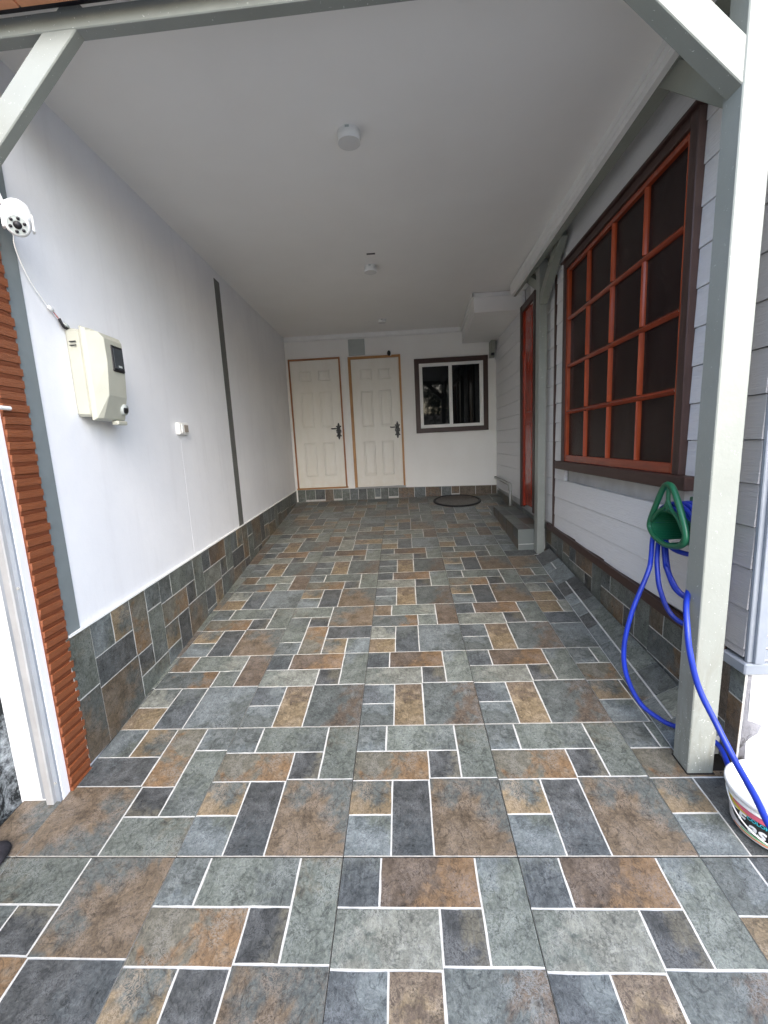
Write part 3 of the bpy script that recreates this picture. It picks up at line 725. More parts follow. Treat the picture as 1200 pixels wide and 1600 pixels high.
brace_yz((4.42, 3.06), (4.06, 2.86), .075, 1.232, 1.288, M_beam, sf)
brace_yz((2.10, 3.035), (1.67, 2.655), .09, 1.150, 1.226, M_beam, sf)

# ------------------------------------------------------------------ right wall: boarded house
rw = empty('house_wall', WR); tag(rw, 'white boarded house wall on the right with slate skirting, a large redwood window and a red door', 'wall')
box('wall_body', (.03, 1.602, -.1), (2.2, 6.75, 3.6), dull('wall_core', (.5,.5,.5), .8, .2), rw, M=WR)
def plank(ya_, yb_, z0, z1, mat, off=0.):
    hexa('board', [(-.009-off,ya_,z0),(-.009-off,yb_,z0),(.02,yb_,z0),(.02,ya_,z0),(-.004-off,ya_,z1),(-.004-off,yb_,z1),(.02,yb_,z1),(.02,ya_,z1)], mat, rw, M=WR)
zt0, ex = 2.795, .1605
def trimz(y): return .665+.0355*(y-1.7)
for k in range(-2, 15):
    z0 = zt0-ex*(k+1); z1 = z0+ex-.0035
    if z0 > 3.0: continue
    lo_lim = trimz(2.8)
    def seg(a, b, mat):
        lo = max(z0, trimz(b)+.01) if z0 < trimz(b)+.01 else z0
        if z1-lo > .02: plank(a, b, lo, z1, mat)
    seg(1.604, 1.80, M_siding_grey)
    if z1 < 1.30 or z0 > 2.87: 
        if z0 > 2.8: pass
        else:
            n_s = 1 if z0 > trimz(3.8)+.02 else 4
            for q in range(n_s):
                seg(1.802+(3.835-1.802)*q/n_s, 1.802+(3.835-1.802)*(q+1)/n_s, M_siding)
    else:
        seg(1.802, 2.022, M_siding); seg(3.598, 3.835, M_siding)
    if z0 < 2.9: seg(3.862, 4.40, M_siding)
    seg(4.965, 6.46, M_siding)
box('frieze', (-.014, 1.80, 2.868), (.02, 4.62, 3.11), M_siding, rw, .002, M=WR)
box('frieze_lip', (-.022, 1.80, 2.862), (.02, 3.66, 2.902), M_trim_white, rw, .002, M=WR)
box('corner_batten', (-.020, 3.836, .75), (.02, 3.861, 2.88), M_dark_trim, rw, .002, M=WR)
hexa('base_rail', [(-.034,1.70,trimz(1.7)-.032),(.0,1.70,trimz(1.7)-.032),(.0,3.985,trimz(3.985)-.032),(-.034,3.985,trimz(3.985)-.032),
                   (-.028,1.70,trimz(1.7)+.018),(.0,1.70,trimz(1.7)+.018),(.0,3.985,trimz(3.985)+.018),(-.028,3.985,trimz(3.985)+.018)], M_dark_trim_h, rw, M=WR)
# slate skirting under the rail (tiles 60 cm, top edge along the rail)
def rframe():
    a_ = math.atan(.0355)
    U = (WR.to_3x3() @ Vector((0, -math.cos(a_), -math.sin(a_)))).normalized(); N = (WR.to_3x3() @ Vector((-1,0,0))).normalized(); V = N.cross(U)
    M = Matrix((U, V, N)).transposed().to_4x4(); M.translation = WR @ Vector((-.004, 6.46, trimz(6.46)-.02-TS)); return M
MR = rframe()
seqR = [(1,1),(3,0),(2,3),(1,0),(3,3),(2,0),(1,0),(3,0),(2,1)]
sR = math.tan(a_f-math.atan(.0355))
for i, (f, r_) in enumerate(seqR):
    u0 = -.02+.6*i
    c0 = zf(6.46)-(trimz(6.46)-.02-TS)-.02
    lay_tile(rw, MR, u0, 0, f, r_, [[(-sR, -1, -c0), (-1,0,0), (1,0,4.855)]], tone=.85)

# big redwood window: 4 x 4 panes behind glazing bars
wi = empty('window', WR, rw); wi['label'] = 'large redwood window of sixteen dark panes'
wy0, wy1, wz0, wz1 = 2.022, 3.598, 1.352, 2.858
def tr(name, lo, hi, mat, bev=.003): return box(name, lo, hi, mat, wi, bev, M=WR)
tw = .054
tr('trim', (-.040, wy0, wz0), (.01, wy0+tw, wz1), M_dark_trim)
tr('trim', (-.040, wy1-tw*.7, wz0), (.01, wy1, wz1), M_dark_trim)
tr('trim', (-.039, wy0+tw, wz1-.050), (.01, wy1-tw*.7, wz1-.001), M_dark_trim_h)
tr('cap', (-.058, wy0-.012, wz1-.002), (.01, wy1+.015, wz1+.014), M_dark_trim_h)
tr('sill', (-.062, wy0-.085, 1.288), (.01, wy1+.075, 1.352), M_dark_trim_h, .004)
iy0, iy1, iz0, iz1 = wy0+tw, wy1-tw*.7, wz0, wz1-.050
tr('stile', (-.026, iy0, iz0), (.01, iy0+.034, iz1), M_red_v); tr('stile', (-.026, iy1-.040, iz0), (.01, iy1, iz1), M_red_v)
tr('rail', (-.026, iy0+.034, iz1-.030), (.01, iy1-.040, iz1), M_red_h); tr('rail', (-.026, iy0+.034, iz0), (.01, iy1-.040, iz0+.052), M_red_h)
gy0, gy1, gz0, gz1 = iy0+.034, iy1-.040, iz0+.052, iz1-.030
bwid = .032; cw = (gy1-gy0-3*bwid)/4; rh = (gz1-gz0-3*bwid)/4
ys_ = [gy0+i*(cw+bwid) for i in range(4)]; zs_ = [gz0+i*(rh+bwid) for i in range(4)]
def bar_v(y, z0, z1):
    bm = bmesh.new(); yc = y+bwid/2
    prof = [(.008, -bwid/2), (-.012, -bwid/2), (-.020, -bwid*.28), (-.026, 0), (-.020, bwid*.28), (-.012, bwid/2), (.008, bwid/2)]
    A = [bm.verts.new((p, yc+q, z0)) for p, q in prof]; B = [bm.verts.new((p, yc+q, z1)) for p, q in prof]
    for i in range(6): bm.faces.new((A[i], A[i+1], B[i+1], B[i]))
    bm.faces.new(A); bm.faces.new(B[::-1]); mobj('glazing_bar', bm, M_red_v, wi, WR)
for i in range(1, 4):
    for k in range(4): bar_v(ys_[i]-bwid, zs_[k], zs_[k]+rh)
for k in range(1, 4):
    zc_ = zs_[k]-bwid/2; bm = bmesh.new()
    prof = [(.008, -bwid/2), (-.013, -bwid/2), (-.022, -bwid*.28), (-.029, 0), (-.022, bwid*.28), (-.013, bwid/2), (.008, bwid/2)]
    A = [bm.verts.new((p, gy0, zc_+q)) for p, q in prof]; B = [bm.verts.new((p, gy1, zc_+q)) for p, q in prof]
    for i in range(6): bm.faces.new((A[i], A[i+1], B[i+1], B[i]))
    mobj('glazing_bar', bm, M_red_h, wi, WR)
for i in range(4):
    for k in range(4): box('pane', (-.003, ys_[i]-.002, zs_[k]-.002), (.002, ys_[i]+cw+.002, zs_[k]+rh+.002), M_mesh, wi, M=WR)

# red door in the side wall
dr = empty('door', WR, rw); dr['label'] = 'red varnished side door behind the slender post'
dz0, dz1 = .80, 2.905
box('architrave', (-.035, 4.895, dz0-.02), (.01, 4.963, dz1+.04), M_dark_trim, dr, .003, M=WR)
box('architrave', (-.034, 4.402, dz0-.02), (.01, 4.462, dz1+.04), M_dark_trim, dr, .003, M=WR)
box('head', (-.033, 4.462, dz1-.03), (.01, 4.895, dz1+.038), M_dark_trim_h, dr, .003, M=WR)
box('jamb', (-.022, 4.850, dz0), (.02, 4.895, dz1-.03), M_reddoor, dr, .003, M=WR)
box('leaf', (-.010, 4.462, dz0+.02), (.02, 4.850, dz1-.03), M_reddoor, dr, .002, M=WR)
for z0, z1 in ((.95, 1.7), (1.82, 2.78)): box('panel', (-.020, 4.54, z0), (-.008, 4.77, z1), M_reddoor, dr, .005, M=WR)

# tiled doorstep
st = empty('doorstep', Matrix.Translation((1.2, 4.7, zf(4.7)))); tag(st, 'low slate tiled step in front of the red side door', 'step')
sx0, sx1, sy0, sy1, szt = 1.075, 1.348, 4.10, 5.36, .685
hexa('core', [(sx0+.004,sy0+.004,.40),(sx1,sy0+.004,.40),(sx1,sy1,.40),(sx0+.03,sy1,.40),(sx0+.004,sy0+.004,szt-.004),(sx1,sy0+.004,szt-.004),(sx1,sy1,szt+.036),(sx0+.03,sy1,szt+.036)], M_grout, st, I4)
def piece(pts, mat, n_):
    """thin stone from four 3d corners, pushed out along n_"""
    n_ = Vector(n_)*.004; hexa('stone', [Vector(p) for p in pts]+[Vector(p)+n_ for p in pts], mat, st, I4, .0006)
yy = sy0; k = 0
while yy < sy1-.05:
    w = (.22, .30, .18, .26, .24)[k % 5]; y1_ = min(yy+w, sy1)
    xa = lambda y: sx0+.026*(y-sy0)/(sy1-sy0)+.004
    zt_ = lambda y: szt-.004+.04*(y-sy0)/(sy1-sy0)
    a, b = yy+.003, y1_-.003
    zm = lambda y: (zf(y)+zt_(y))/2
    if k % 2 == 0: piece([(xa(a),a,zf(a)),(xa(b),b,zf(b)),(xa(b),b,zm(b)-.003),(xa(a),a,zm(a)-.003)], stone_mat(3, 2, .8), (-1,0,0)); piece([(xa(a),a,zm(a)+.003),(xa(b),b,zm(b)+.003),(xa(b),b,zt_(b)),(xa(a),a,zt_(a))], stone_mat(1, 7, .8), (-1,0,0))
    else: piece([(xa(a),a,zf(a)),(xa(b),b,zf(b)),(xa(b),b,zt_(b)),(xa(a),a,zt_(a))], stone_mat(3, 0, .8), (-1,0,0))
    piece([(xa(a)-.003,a,zt_(a)),(1.20,a,zt_(a)),(1.20,b,zt_(b)),(xa(b)-.003,b,zt_(b))], stone_mat(*((2,8),(1,2),(3,4),(1,7))[k % 4], .85), (0,0,1))
    piece([(1.206,a,zt_(a)),(1.34,a,zt_(a)),(1.34,b,zt_(b)),(1.206,b,zt_(b))], stone_mat(*((3,4),(3,0),(2,5),(1,8))[k % 4], .85), (0,0,1))
    yy = y1_; k += 1
piece([(sx0,sy0+.004,zf(sy0)),(sx0,sy0+.004,zf(sy0)+.055),(1.30,sy0+.004,zf(sy0)+.055),(1.30,sy0+.004,zf(sy0))], stone_mat(3, 5, 1.5), (0,-1,0))
piece([(sx0,sy0+.004,zf(sy0)+.062),(sx0,sy0+.004,szt-.002),(1.30,sy0+.004,szt-.002),(1.30,sy0+.004,zf(sy0)+.062)], stone_mat(3, 5, 1.5), (0,-1,0))

# waste pipe in the far right corner
pp = empty('waste_pipe', Matrix.Translation((1.35, 5.5, .72))); tag(pp, 'thin grey waste pipe with an elbow low in the far right corner', 'pipe')
bm = bmesh.new(); px = rwx(6.0)-.035
tube(bm, [(px+.012, 6.44, .995), (px+.006, 6.0, .985), (px, 5.56, .975)], .020, 12); mobj('pipe', bm, M_pipe, pp, I4, True)
bm = bmesh.new(); tube(bm, spline([(px, 5.57, .975), (px, 5.515, .970), (px, 5.49, .945), (px, 5.49, .90)], 6), .026, 12); mobj('elbow', bm, M_pipe, pp, I4, True)
bm = bmesh.new(); tube(bm, [(px, 5.49, .91), (px, 5.49, zf(5.49))], .018, 12); mobj('downpipe', bm, M_pipe, pp, I4, True)

# ------------------------------------------------------------------ near right: plinth, jamb
pl_ = empty('plinth', Matrix.Translation((1.6, 1.6, .18))); tag(pl_, 'rough whitewashed plinth with a smooth ledge behind the near post', 'plinth')
bm = bmesh.new(); addbox(bm, (1.291, 1.601, .05), (2.6, 1.75, .615))
bmesh.ops.subdivide_edges(bm, edges=bm.edges, cuts=14, use_grid_fill=True)
for v_ in bm.verts:
    if v_.co.y < 1.61: v_.co.y += .008*mnoise.noise(v_.co*9)
mobj('wall', bm, M_plinth, pl_, I4, True)
box('ledge', (1.268, 1.575, .616), (2.6, 1.76, .662), M_steel_white, pl_, .005, M=I4)
box('ledge_return', (1.262, 1.756, .640), (1.29, 1.80, .662), M_steel_white, pl_, .003, M=I4)
jb = empty('gate_jamb', Matrix.Translation((1.32, 1.6, .66))); tag(jb, 'white steel gate jamb standing on the plinth ledge behind the near post', 'gate jamb')
box('channel', (1.283, 1.585, .663), (1.345, 1.602, 2.95), M_steel_white, jb, .003, M=I4)
box('stop', (1.300, 1.570, .665), (1.335, 1.5845, 2.95), M_steel_white, jb, .002, M=I4)
for k in range(46): box('slat', (1.347, 1.588, .675+.05*k), (1.62, 1.598, .712+.05*k), M_steel_white, jb, M=I4)

# ------------------------------------------------------------------ things on the left wall
mb = empty('meter_box', WL @ Matrix.Translation((0, 2.03, 1.95))); tag(mb, 'beige plastic electricity meter box with a dark viewing window on the left wall', 'meter box'); mm = WMX[mb.name]
hexa('case', [(0,-.100,-.195),(.072,-.095,-.20),(.072,.125,-.19),(0,.13,-.185),(0,-.100,.195),(.072,-.095,.182),(.072,.125,.182),(0,.13,.19)], M_beige_plastic, mb, mm, .012)
def cover():
    bm = bmesh.new()
    sec = [(-.215, .074, .096, .156), (-.205, .100, .088, .140), (-.10, .128, .060, .132), (.045, .138, .052, .132), (.155, .138, .056, .132), (.178, .124, .075, .140), (.190, .098, .088, .146), (.196, .074, .097, .152)]
    rings = []
    for z_, x_, yn, yp in sec:
        rings.append([bm.verts.new(p) for p in ((.070, -.099, z_), (.078, -.099, z_), (min(x_, .09), -.090, z_), (x_, -yn*.72, z_), (x_, (yp-.026)*.88, z_), (min(x_, .09), yp-.026, z_), (.078, .132, z_), (.070, .132, z_))])
    for a, b in zip(rings, rings[1:]):
        for i in range(8): bm.faces.new((a[i], a[(i+1)%8], b[(i+1)%8], b[i]))
    bm.faces.new(rings[0][::-1]); bm.faces.new(rings[-1])
    bmesh.ops.recalc_face_normals(bm, faces=bm.faces)
    bmesh.ops.bevel(bm, geom=[e for e in bm.edges], offset=.006, segments=2, affect='EDGES', clamp_overlap=True)
    return mobj('cover', bm, M_beige_plastic, mb, mm)
cvo = cover()
bm = bmesh.new(); addbox(bm, (.132, .000, .015), (.1435, .088, .135), .006, 2); mobj('window_frame', bm, M_black_rubber, cvo, mm)
box('window_pane', (.1436, .009, .028), (.1448, .080, .123), dull('meter_glass', (.05,.055,.06), .12, .5, .2, 20, 0), cvo, .002, M=mm)
box('plate', (.1449, .036, .036), (.1456, .062, .045), M_grey_panel, cvo, M=mm)
bm = bmesh.new(); cyl(bm, (.07, .080, -.150), (.122, .080, -.158), .030, .026, 20); mobj('lock_well', bm, M_grey_panel, cvo, mm, True)
bm = bmesh.new(); cyl(bm, (.118, .080, -.158), (.1235, .080, -.158), .018, .018, 16); mobj('lock', bm, M_black_rubber, cvo, mm, True)
bm = bmesh.new(); addbox(bm, (.08, .020, -.232), (.115, .095, -.212), .006, 2); mobj('latch', bm, M_beige_plastic, mb, mm)
for z_ in (.112, .128): box('vent_slot', (.022, -.1055, z_), (.050, -.1015, z_+.004), M_black_rubber, mb, M=mm)

sp_ = empty('wall_switch', WL @ Matrix.Translation((0, 2.915, 1.735))); tag(sp_, 'small white switch box with grey insert on the left wall past the meter box', 'switch'); mm = WMX[sp_.name]
box('box', (0, -.062, -.040), (.030, .062, .040), M_white_plastic, sp_, .006, M=mm, seg=2)
box('plate', (.030, -.040, -.030), (.036, .052, .030), M_white_plastic, sp_, .002, M=mm)
box('insert', (.0361, -.012, -.024), (.039, .046, .024), dull('switch_insert', (.30,.26,.22), .4, .4), sp_, .001, M=mm)

# dome camera, its bracket and cable
dc = empty('security_camera', Matrix.Translation((-1.352, 1.62, 2.42))); tag(dc, 'white pan and tilt security camera on a bracket at the upper left edge', 'security camera')
def rot_to(d_): return Vector(d_).to_track_quat('Z', 'Y').to_matrix().to_4x4()
hd = Matrix.Translation((-1.350, 1.62, 2.405)) @ rot_to(Vector((1.25, -1.62, -.88)))
bm = bmesh.new(); bmesh.ops.create_uvsphere(bm, u_segments=28, v_segments=18, radius=.038); hdo = mobj('head', bm, M_white_plastic, dc, hd, True)
bm = bmesh.new(); lathe(bm, [(.0375, .008), (.0375, .030), (.034, .038), (.029, .040)], 32); o = mobj('face_ring', bm, M_white_plastic, dc, hd, True)
bm = bmesh.new(); rg = lathe(bm, [(.0295, .0385), (.013, .0395)], 32); mobj('face', bm, M_grey_panel, hdo, hd, True)
bm = bmesh.new(); cyl(bm, (0,0,.037), (0,0,.043), .0125, .011, 20); mobj('lens', bm, M_black_rubber, hdo, hd, True)
for q in range(6):
    a_ = q*math.pi/3+.3
    bm = bmesh.new(); cyl(bm, (.021*math.cos(a_), .021*math.sin(a_), .036), (.021*math.cos(a_), .021*math.sin(a_), .0415), .0052, n=12); mobj('led', bm, M_black_metal, hdo, hd, True)
bm = bmesh.new(); lathe(bm, [(.0, .078), (.02, .075), (.036, .062), (.044, .042), (.046, .018), (.045, .0), (.040, -.002)], 32, (-1.357, 1.632, 2.415)); mobj('cap', bm, M_white_plastic, dc, I4, True)
for s_ in (-1, 1):
    bm = bmesh.new(); addbox(bm, (-.042*s_-.004, -.012, -.012), (-.042*s_+.004, .014, .046), .003); mobj('yoke', bm, M_white_plastic, dc, Matrix.Translation((-1.352, 1.625, 2.40)) @ Matrix.Rotation(.65, 4, 'Z'))
bm = bmesh.new(); tube(bm, [(-1.395, 1.640, 2.470), (-1.462, 1.655, 2.475)], .014, 12); mobj('bracket', bm, M_white_plastic, dc, I4, True)
bm = bmesh.new(); tube(bm, [(-1.385, 1.61, 2.47), (-1.405, 1.60, 2.56), (-1.43, 1.59, 2.66)], .007, 10); mobj('antenna', bm, M_white_plastic, dc, I4, True)
cb = empty('camera_cable', Matrix.Translation((-1.45, 1.7, 2.3))); tag(cb, 'thin white cable with a black connector from the camera down to the meter box', 'cable')
W_ = lambda y, z_, o=.012: tuple(WL @ Vector((o, y, z_)))
bm = bmesh.new(); tube(bm, spline([W_(1.690, 2.455, .05), W_(1.712, 2.38, .02), W_(1.765, 2.285), W_(1.830, 2.215), W_(1.868, 2.190)], 8), .0024, 8); mobj('wire', bm, M_white_plastic, cb, I4, True)
bm = bmesh.new(); tube(bm, [W_(1.845, 2.204, .014), W_(1.868, 2.190, .014)], .007, 8); mobj('plug', bm, M_white_plastic, cb, I4, True)
bm = bmesh.new(); tube(bm, [W_(1.865, 2.193), W_(1.893, 2.172), W_(1.905, 2.160)], .0028, 8); mobj('tail', bm, dull('pink_wire', (.45,.2,.19), .5, .4), cb, I4, True)
bm = bmesh.new(); tube(bm, spline([W_(1.900, 2.170), W_(1.915, 2.140, .016), W_(1.945, 2.135, .016), W_(1.965, 2.128, .02)], 5), .006, 8); mobj('connector', bm, M_black_rubber, cb, I4, True)
bm = bmesh.new(); tube(bm, [W_(1.915, 2.152, .022), W_(1.938, 2.142, .022)], .0055, 8); mobj('crimp', bm, M_grey_panel, cb, I4, True)

# ------------------------------------------------------------------ hose holder, hose, bucket, scrubber
hh = empty('hose_holder', Matrix.Translation((1.29, 1.87, 1.15))); tag(hh, 'green plastic hose hanger on the boarded wall below the big window', 'hose holder')
FX = Matrix.Translation((1.115, 1.858, 1.172)) @ Matrix.Rotation(R(-6), 4, 'Z') @ Matrix.Diagonal((1, 1.16, .97, 1))      # local y,z: flange plane; +x towards the wall
out = [(0,-.012,.165),(0,.030,.150),(0,.085,.060),(0,.128,-.028),(0,.120,-.065),(0,.075,-.092),(0,0,-.104),(0,-.080,-.090),(0,-.132,-.060),(0,-.135,-.015),(0,-.098,.062),(0,-.046,.142)]
bm = bmesh.new(); tube(bm, spline(out, 5, True), .0125, 8, True)
mobj('flange', bm, M_green, hh, FX, True)
bm = bmesh.new()
def shell(bm, prof_in, x0, x1, s0, s1, a0, a1, n, th, gaps=()):
    for i in range(n):
        t0, t1 = a0+(a1-a0)*i/n, a0+(a1-a0)*(i+1)/n
        if i in gaps: continue
        vs = []
        for x_, s_ in ((x0, s0), (x1, s1)):
            for t_ in (t0, t1):
                for rr_ in (1, 1-th):
                    vs.append(bm.verts.new((x_, .118*s_*rr_*math.cos(t_), -.030+.078*s_*rr_*math.sin(t_))))
        a, b, c, e, f, g, h, i_ = vs
        for q in ((a,c,g,f),(b,h,i_,e),(a,f,h,b),(c,e,i_,g),(a,b,e,c),(f,g,i_,h)): bm.faces.new(q)
shell(bm, None, 0, .165, 1.0, .86, 0, 2*math.pi, 40, .05, gaps=(27, 28, 31, 32))
bmesh.ops.recalc_face_normals(bm, faces=bm.faces); mobj('barrel', bm, M_green, hh, FX)
bm = bmesh.new(); tube(bm, spline([(0,-.005,.160),(0,-.006,.10),(0,-.008,.052)], 4), .0085, 8)
tube(bm, spline([(0,-.006,.095),(0,.015,.062),(0,.060,.035),(0,.112,-.020)], 5), .008, 8); tube(bm, spline([(0,-.006,.095),(0,-.030,.062),(0,-.080,.030),(0,-.125,-.022)], 5), .008, 8)
mobj('strut', bm, M_green, hh, FX, True)
box('wall_plate', (.150, -.11, -.10), (.172, .11, .09), M_green, hh, .004, M=FX)

ho = empty('garden_hose', Matrix.Translation((1.1, 1.7, .3))); tag(ho, 'blue garden hose looped over the green holder, trailing round the near post to the bucket', 'hose')
def hose(pts, r=.0105, k=8):
    bm = bmesh.new(); tube(bm, spline(pts, k), r, 12); return mobj('loop', bm, M_hose, ho, I4, True)
import itertools
def coil(x, ph, dz):
    pts = []
    for i in range(14):
        a_ = math.pi*1.0*i/13
        pts.append((x+.004*math.sin(3*a_+ph), 1.868-.128*math.cos(a_), 1.137+dz+(.088)*math.sin(a_)))
    return pts
for k, x in enumerate((1.150, 1.172, 1.194, 1.216, 1.238)):
    hose(coil(x, k, .004*(k % 2)), k=3)
for k, x in enumerate((1.160, 1.184, 1.206, 1.229)):
    hose([(p[0], p[1], p[2]+.019) for p in coil(x, k+2, 0)], k=3)
top = lambda x, s: (x, 1.868+s*.128, 1.137)
hose([(1.150,1.994,1.125),(1.128,1.975,1.06),(1.100,1.93,.99),(1.072,1.900,.932),(1.001,1.880,.761),(.966,1.870,.597),(.977,1.860,.461),(1.026,1.830,.342),(1.097,1.800,.282),(1.150,1.775,.262),(1.225,1.735,.262),(1.262,1.67,.250),(1.250,1.60,.225),(1.229,1.55,.212)])
hose([(1.172,1.994,1.125),(1.150,1.965,1.06),(1.124,1.925,.99),(1.115,1.900,.930),(1.117,1.880,.862),(1.143,1.850,.768),(1.177,1.800,.730),(1.215,1.755,.752),(1.236,1.74,.90),(1.228,1.74,1.137)])
hose([(1.188,1.994,1.125),(1.172,1.965,1.06),(1.158,1.92,.97),(1.155,1.900,.944),(1.183,1.880,.860),(1.225,1.850,.825),(1.240,1.790,.872),(1.240,1.75,1.0),(1.236,1.74,1.137)])
hose([(1.206,1.994,1.125),(1.180,1.960,1.05),(1.163,1.91,.955),(1.172,1.890,.900),(1.200,1.868,.845),(1.238,1.830,.836),(1.252,1.775,.90),(1.250,1.75,1.02),(1.222,1.74,1.137)])
hose([(1.150,1.975,1.10),(1.165,1.900,1.048),(1.195,1.850,1.030),(1.222,1.800,1.042),(1.232,1.745,1.12)])
hose([(1.216,1.742,1.137),(1.205,1.738,1.06),(1.188,1.735,1.0),(1.150,1.725,.950),(1.068,1.625,.900),(1.034,1.560,.827),(1.030,1.530,.740),(1.050,1.500,.616),(1.087,1.450,.501),(1.103,1.380,.418),(1.098,1.280,.365),(1.086,1.200,.327),(1.095,1.10,.279),(1.14,.98,.20),(1.22,.86,.125)])

bk = empty('paint_bucket', Matrix.Translation((1.245, 1.36, zf(1.36)+.004))); tag(bk, 'white paint bucket with a colourful label at the right edge under the hose', 'bucket'); mm = WMX[bk.name]
RB, RT, HB = .124, .142, .150
def rad(z_): return RB+(RT-RB)*z_/HB
bm = bmesh.new(); rg = lathe(bm, [(RB-.012, .0), (RB-.003, .002), (RB, .008), (rad(.115), .115), (rad(.115)+.006, .117), (rad(.12)+.006, .122), (rad(.123)+.001, .124), (rad(.132)+.001, .132), (rad(.134)+.006, .134), (RT+.008, .142), (RT+.008, HB), (RT+.002, HB+.003), (RT-.004, HB), (RT-.006, .13), (RB-.004, .012)], 56)
bm.faces.new(rg[-1]); bm.faces.new(rg[0][::-1]); mobj('pail', bm, M_white_plastic, bk, mm, True)
def arcpt(a_, z_, o_=.0008): r_ = rad(z_)+o_; return (r_*math.cos(a_), r_*math.sin(a_), z_)
def band(name, a0, a1, zl, zh, mat, o_, n=40):
    """wrapped print; zl, zh functions of 0..1"""
    bm = bmesh.new(); A = []
    for i in range(n+1):
        t_ = i/n; a_ = a0+(a1-a0)*t_
        A.append((bm.verts.new(arcpt(a_, zl(t_), o_)), bm.verts.new(arcpt(a_, zh(t_), o_))))
    for p, q in zip(A, A[1:]): bm.faces.new((p[0], q[0], q[1], p[1]))
    return mobj(name, bm, mat, bk, mm, True)
def flat(name, c): return dull(name, c, .35, .45, .04, 20, 0)
# label faces the camera side; angles measured in the bucket's own plane
LA, LB = R(150), R(320)
lb = band('label', LA, LB, lambda t_: .010, lambda t_: .114, flat('label_white', (.72,.70,.70)), .0007)
band('label_yellow', R(152), R(250), lambda t_: .112-.055*t_-.02*(1-t_)**2, lambda t_: .1135, flat('label_yellow', (.72,.56,.03)), .0010)
band('label_pink', R(172), R(318), lambda t_: .108-.026*math.sin(t_*2.2)-.006, lambda t_: .1135, flat('label_pink', (.72,.13,.20)), .0013)
band('label_green', R(185), R(300), lambda t_: .020, lambda t_: .027, flat('label_green', (.20,.55,.22)), .0010)
band('label_orange', R(170), R(300), lambda t_: .0115, lambda t_: .018, flat('label_orange', (.75,.27,.12)), .0010)
def blob(a0, a1, z0, z1, mat, o_):
    n = 30
    return band('label_swoosh', a0, a1, lambda t_: (z0+z1)/2-(z1-z0)/2*math.sqrt(max(0, 1-(2*t_-1)**2)), lambda t_: (z0+z1)/2+(z1-z0)/2*math.sqrt(max(0, 1-(2*t_-1)**2)), mat, o_, n)
blob(R(168), R(268), .026, .094, flat('label_black', (.012,.012,.012)), .0016)
def wrap_text(txt, size, a0, z0, mat, o_, italic=.25, name='lettering', bold=.003):
    cu = bpy.data.curves.new(name, 'FONT'); cu.body = txt; cu.size = size; cu.shear = italic; cu.offset = bold; cu.resolution_u = 3
    tmp = bpy.data.objects.new(name, cu); col.objects.link(tmp)
    dg = bpy.context.evaluated_depsgraph_get(); dg.update(); me = bpy.data.meshes.new_from_object(tmp.evaluated_get(dg))
    bpy.data.objects.remove(tmp)
    bm = bmesh.new(); bm.from_mesh(me)
    bmesh.ops.subdivide_edges(bm, edges=[e for e in bm.edges if e.calc_length() > .008], cuts=3)
    bmesh.ops.triangulate(bm, faces=bm.faces)
    for v_ in bm.verts:
        z_ = z0+v_.co.y; r_ = rad(z_); v_.co = Vector(arcpt(a0+v_.co.x/r_, z_, o_))
    return mobj(name, bm, mat, bk, mm)
wrap_text('F', .052, R(181), .052, flat('lettering_white', (.8,.8,.8)), .0023, bold=.002)
wrap_text('as', .062, R(196), .034, flat('lettering_white2', (.8,.8,.8)), .0023, bold=.002)
wrap_text('t', .070, R(233), .034, flat('lettering_white3', (.8,.8,.8)), .0023, bold=.002)
wrap_text('COLOR', .018, R(196), .080, flat('lettering_cyan', (.03,.45,.55)), .0026, italic=0, bold=.0006)
# wire handle hanging at the side
bm = bmesh.new(); hp_ = []
for i in range(25):
    a_ = R(155)+R(155)*i/24; dn = math.sin(math.pi*i/24)
    r_ = rad(.128-.085*dn)+.006+.012*dn
    hp_.append((r_*math.cos(a_), r_*math.sin(a_), .128-.088*dn))
tube(bm, hp_, .0022, 8); mobj('bail', bm, M_white_plastic, bk, mm, True)
bm = bmesh.new(); rg = lathe(bm, [(RB+.004, .0655), (.02, .0655)], 48); bm.faces.new(rg[-1]); t = NT('cloudy_water', .05, .5); t.col((.45,.48,.50)); mobj('water', bm, t.m, bk, mm)

sc = empty('scrubber', Matrix.Translation((1.405, 1.565, zf(1.56)+.02))); tag(sc, 'small turquoise scouring ball at the foot of the plinth behind the bucket', 'scrubber')
bm = bmesh.new(); rr = random.Random(3); pts = []
for i in range(260):
    th = i*.61; ph = i*.173
    pts.append((.036*math.sin(ph)*math.cos(th)*(1+.1*rr.random()), .026*math.sin(ph)*math.sin(th), .022*math.cos(ph)+.002*rr.random()))
tube(bm, pts, .0014, 5); mobj('strand', bm, dull('turquoise_mesh', (.02,.20,.33), .4, .5), sc, WMX[sc.name], True)
# loose grit at the foot of the plinth
bm = bmesh.new(); rr = random.Random(5)
for i in range(160):
    x_, y_ = rr.uniform(1.21, 1.75), 1.6-abs(rr.gauss(0, .022))-.004; s_ = rr.uniform(.002, .009)
    p = Vector((x_, y_, zf(y_)+s_*.5)); vs = [bm.verts.new(p+Vector((rr.uniform(-1,1), rr.uniform(-1,1), rr.uniform(-.6,.6)))*s_) for _ in range(6)]
    bmesh.ops.convex_hull(bm, input=vs)
loose = [v_ for v_ in bm.verts if not v_.link_faces]; bmesh.ops.delete(bm, geom=loose, context='VERTS')
o = mobj('grit', bm, dull('dirt_crumbs', (.06,.055,.05), .9, .1, .5, 50, .3, 60)); tag(o, 'dark crumbs of dirt along the foot of the plinth', 'grit', kind='stuff')

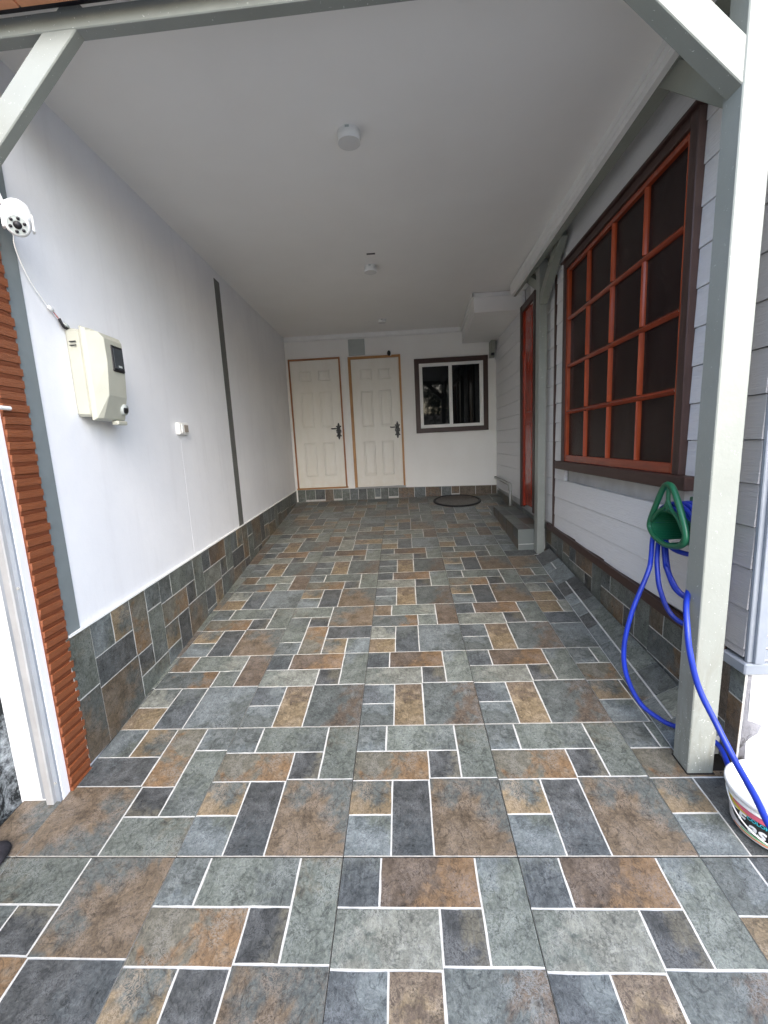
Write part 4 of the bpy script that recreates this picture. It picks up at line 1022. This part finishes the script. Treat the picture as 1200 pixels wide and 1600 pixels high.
# ------------------------------------------------------------------ across the street (seen mirrored in the small window)
def tree(name, x, y, h, r, label, seed):
    rr = random.Random(seed); e = empty('tree', Matrix.Translation((x, y, -.12))); tag(e, label, 'tree'); mm = WMX[e.name]
    bm = bmesh.new(); cyl(bm, (0,0,0), (.1,.05,h*.45), .16, .10, 10); cyl(bm, (.1,.05,h*.44), (.5,.1,h*.75), .08, .04, 8); cyl(bm, (.1,.05,h*.44), (-.5,-.1,h*.72), .07, .03, 8); mobj('trunk', bm, M_bark, e, mm)
    bm = bmesh.new()
    cl = [(rr.gauss(0, r*.45), rr.gauss(0, r*.4), h*.62+rr.gauss(0, h*.16)) for _ in range(46)]
    for c in cl:
        for _ in range(120):
            p = Vector(c)+Vector((rr.gauss(0,1), rr.gauss(0,1), rr.gauss(0,1)))*r*.16; n_ = Vector((rr.gauss(0,1), rr.gauss(0,1), rr.gauss(0,1))).normalized(); a = n_.orthogonal()*rr.uniform(.05,.1); b = n_.cross(a).normalized()*rr.uniform(.03,.06)
            bm.faces.new([bm.verts.new(p+q) for q in (a, b, -a, -b)])
    mobj('crown', bm, M_leaf, e, mm)
M_bark = dull('bark', (.09,.07,.05), .9, .1, .3, 8, .6, 30)
M_leaf = dull('leaves', (.03,.05,.018), .6, .3, .4, 2, 0)
tree('tree', 3.2, -13, 6.2, 2.3, 'dark leafy tree across the street behind the camera, right of the other', 11)
tree('tree', -2.4, -14, 5.4, 2.0, 'smaller leafy tree across the street behind the camera', 12)
nh = empty('house', Matrix.Translation((2, -19, 0))); tag(nh, 'dark boarded house across the street behind the trees', 'house')
mm = WMX[nh.name]
box('wall', (-7, -3, -.12), (7, 0, 2.7), dull('dark_boards', (.10,.09,.08), .7, .3), nh, M=mm)
hexa('roof', [(-7.5,-3.5,2.7),(7.5,-3.5,2.7),(7.5,.5,2.7),(-7.5,.5,2.7),(-7.5,-1.6,3.7),(7.5,-1.6,3.7),(7.5,-1.4,3.7),(-7.5,-1.4,3.7)], M_black_metal, nh, mm)
for x_ in (-4, 0, 4): box('window', (x_-.7, -.05, 1.1), (x_+.7, .04, 2.5), M_white_plastic, nh, M=mm); box('pane', (x_-.62, .041, 1.18), (x_+.62, .045, 2.42), M_glass, nh, M=mm)
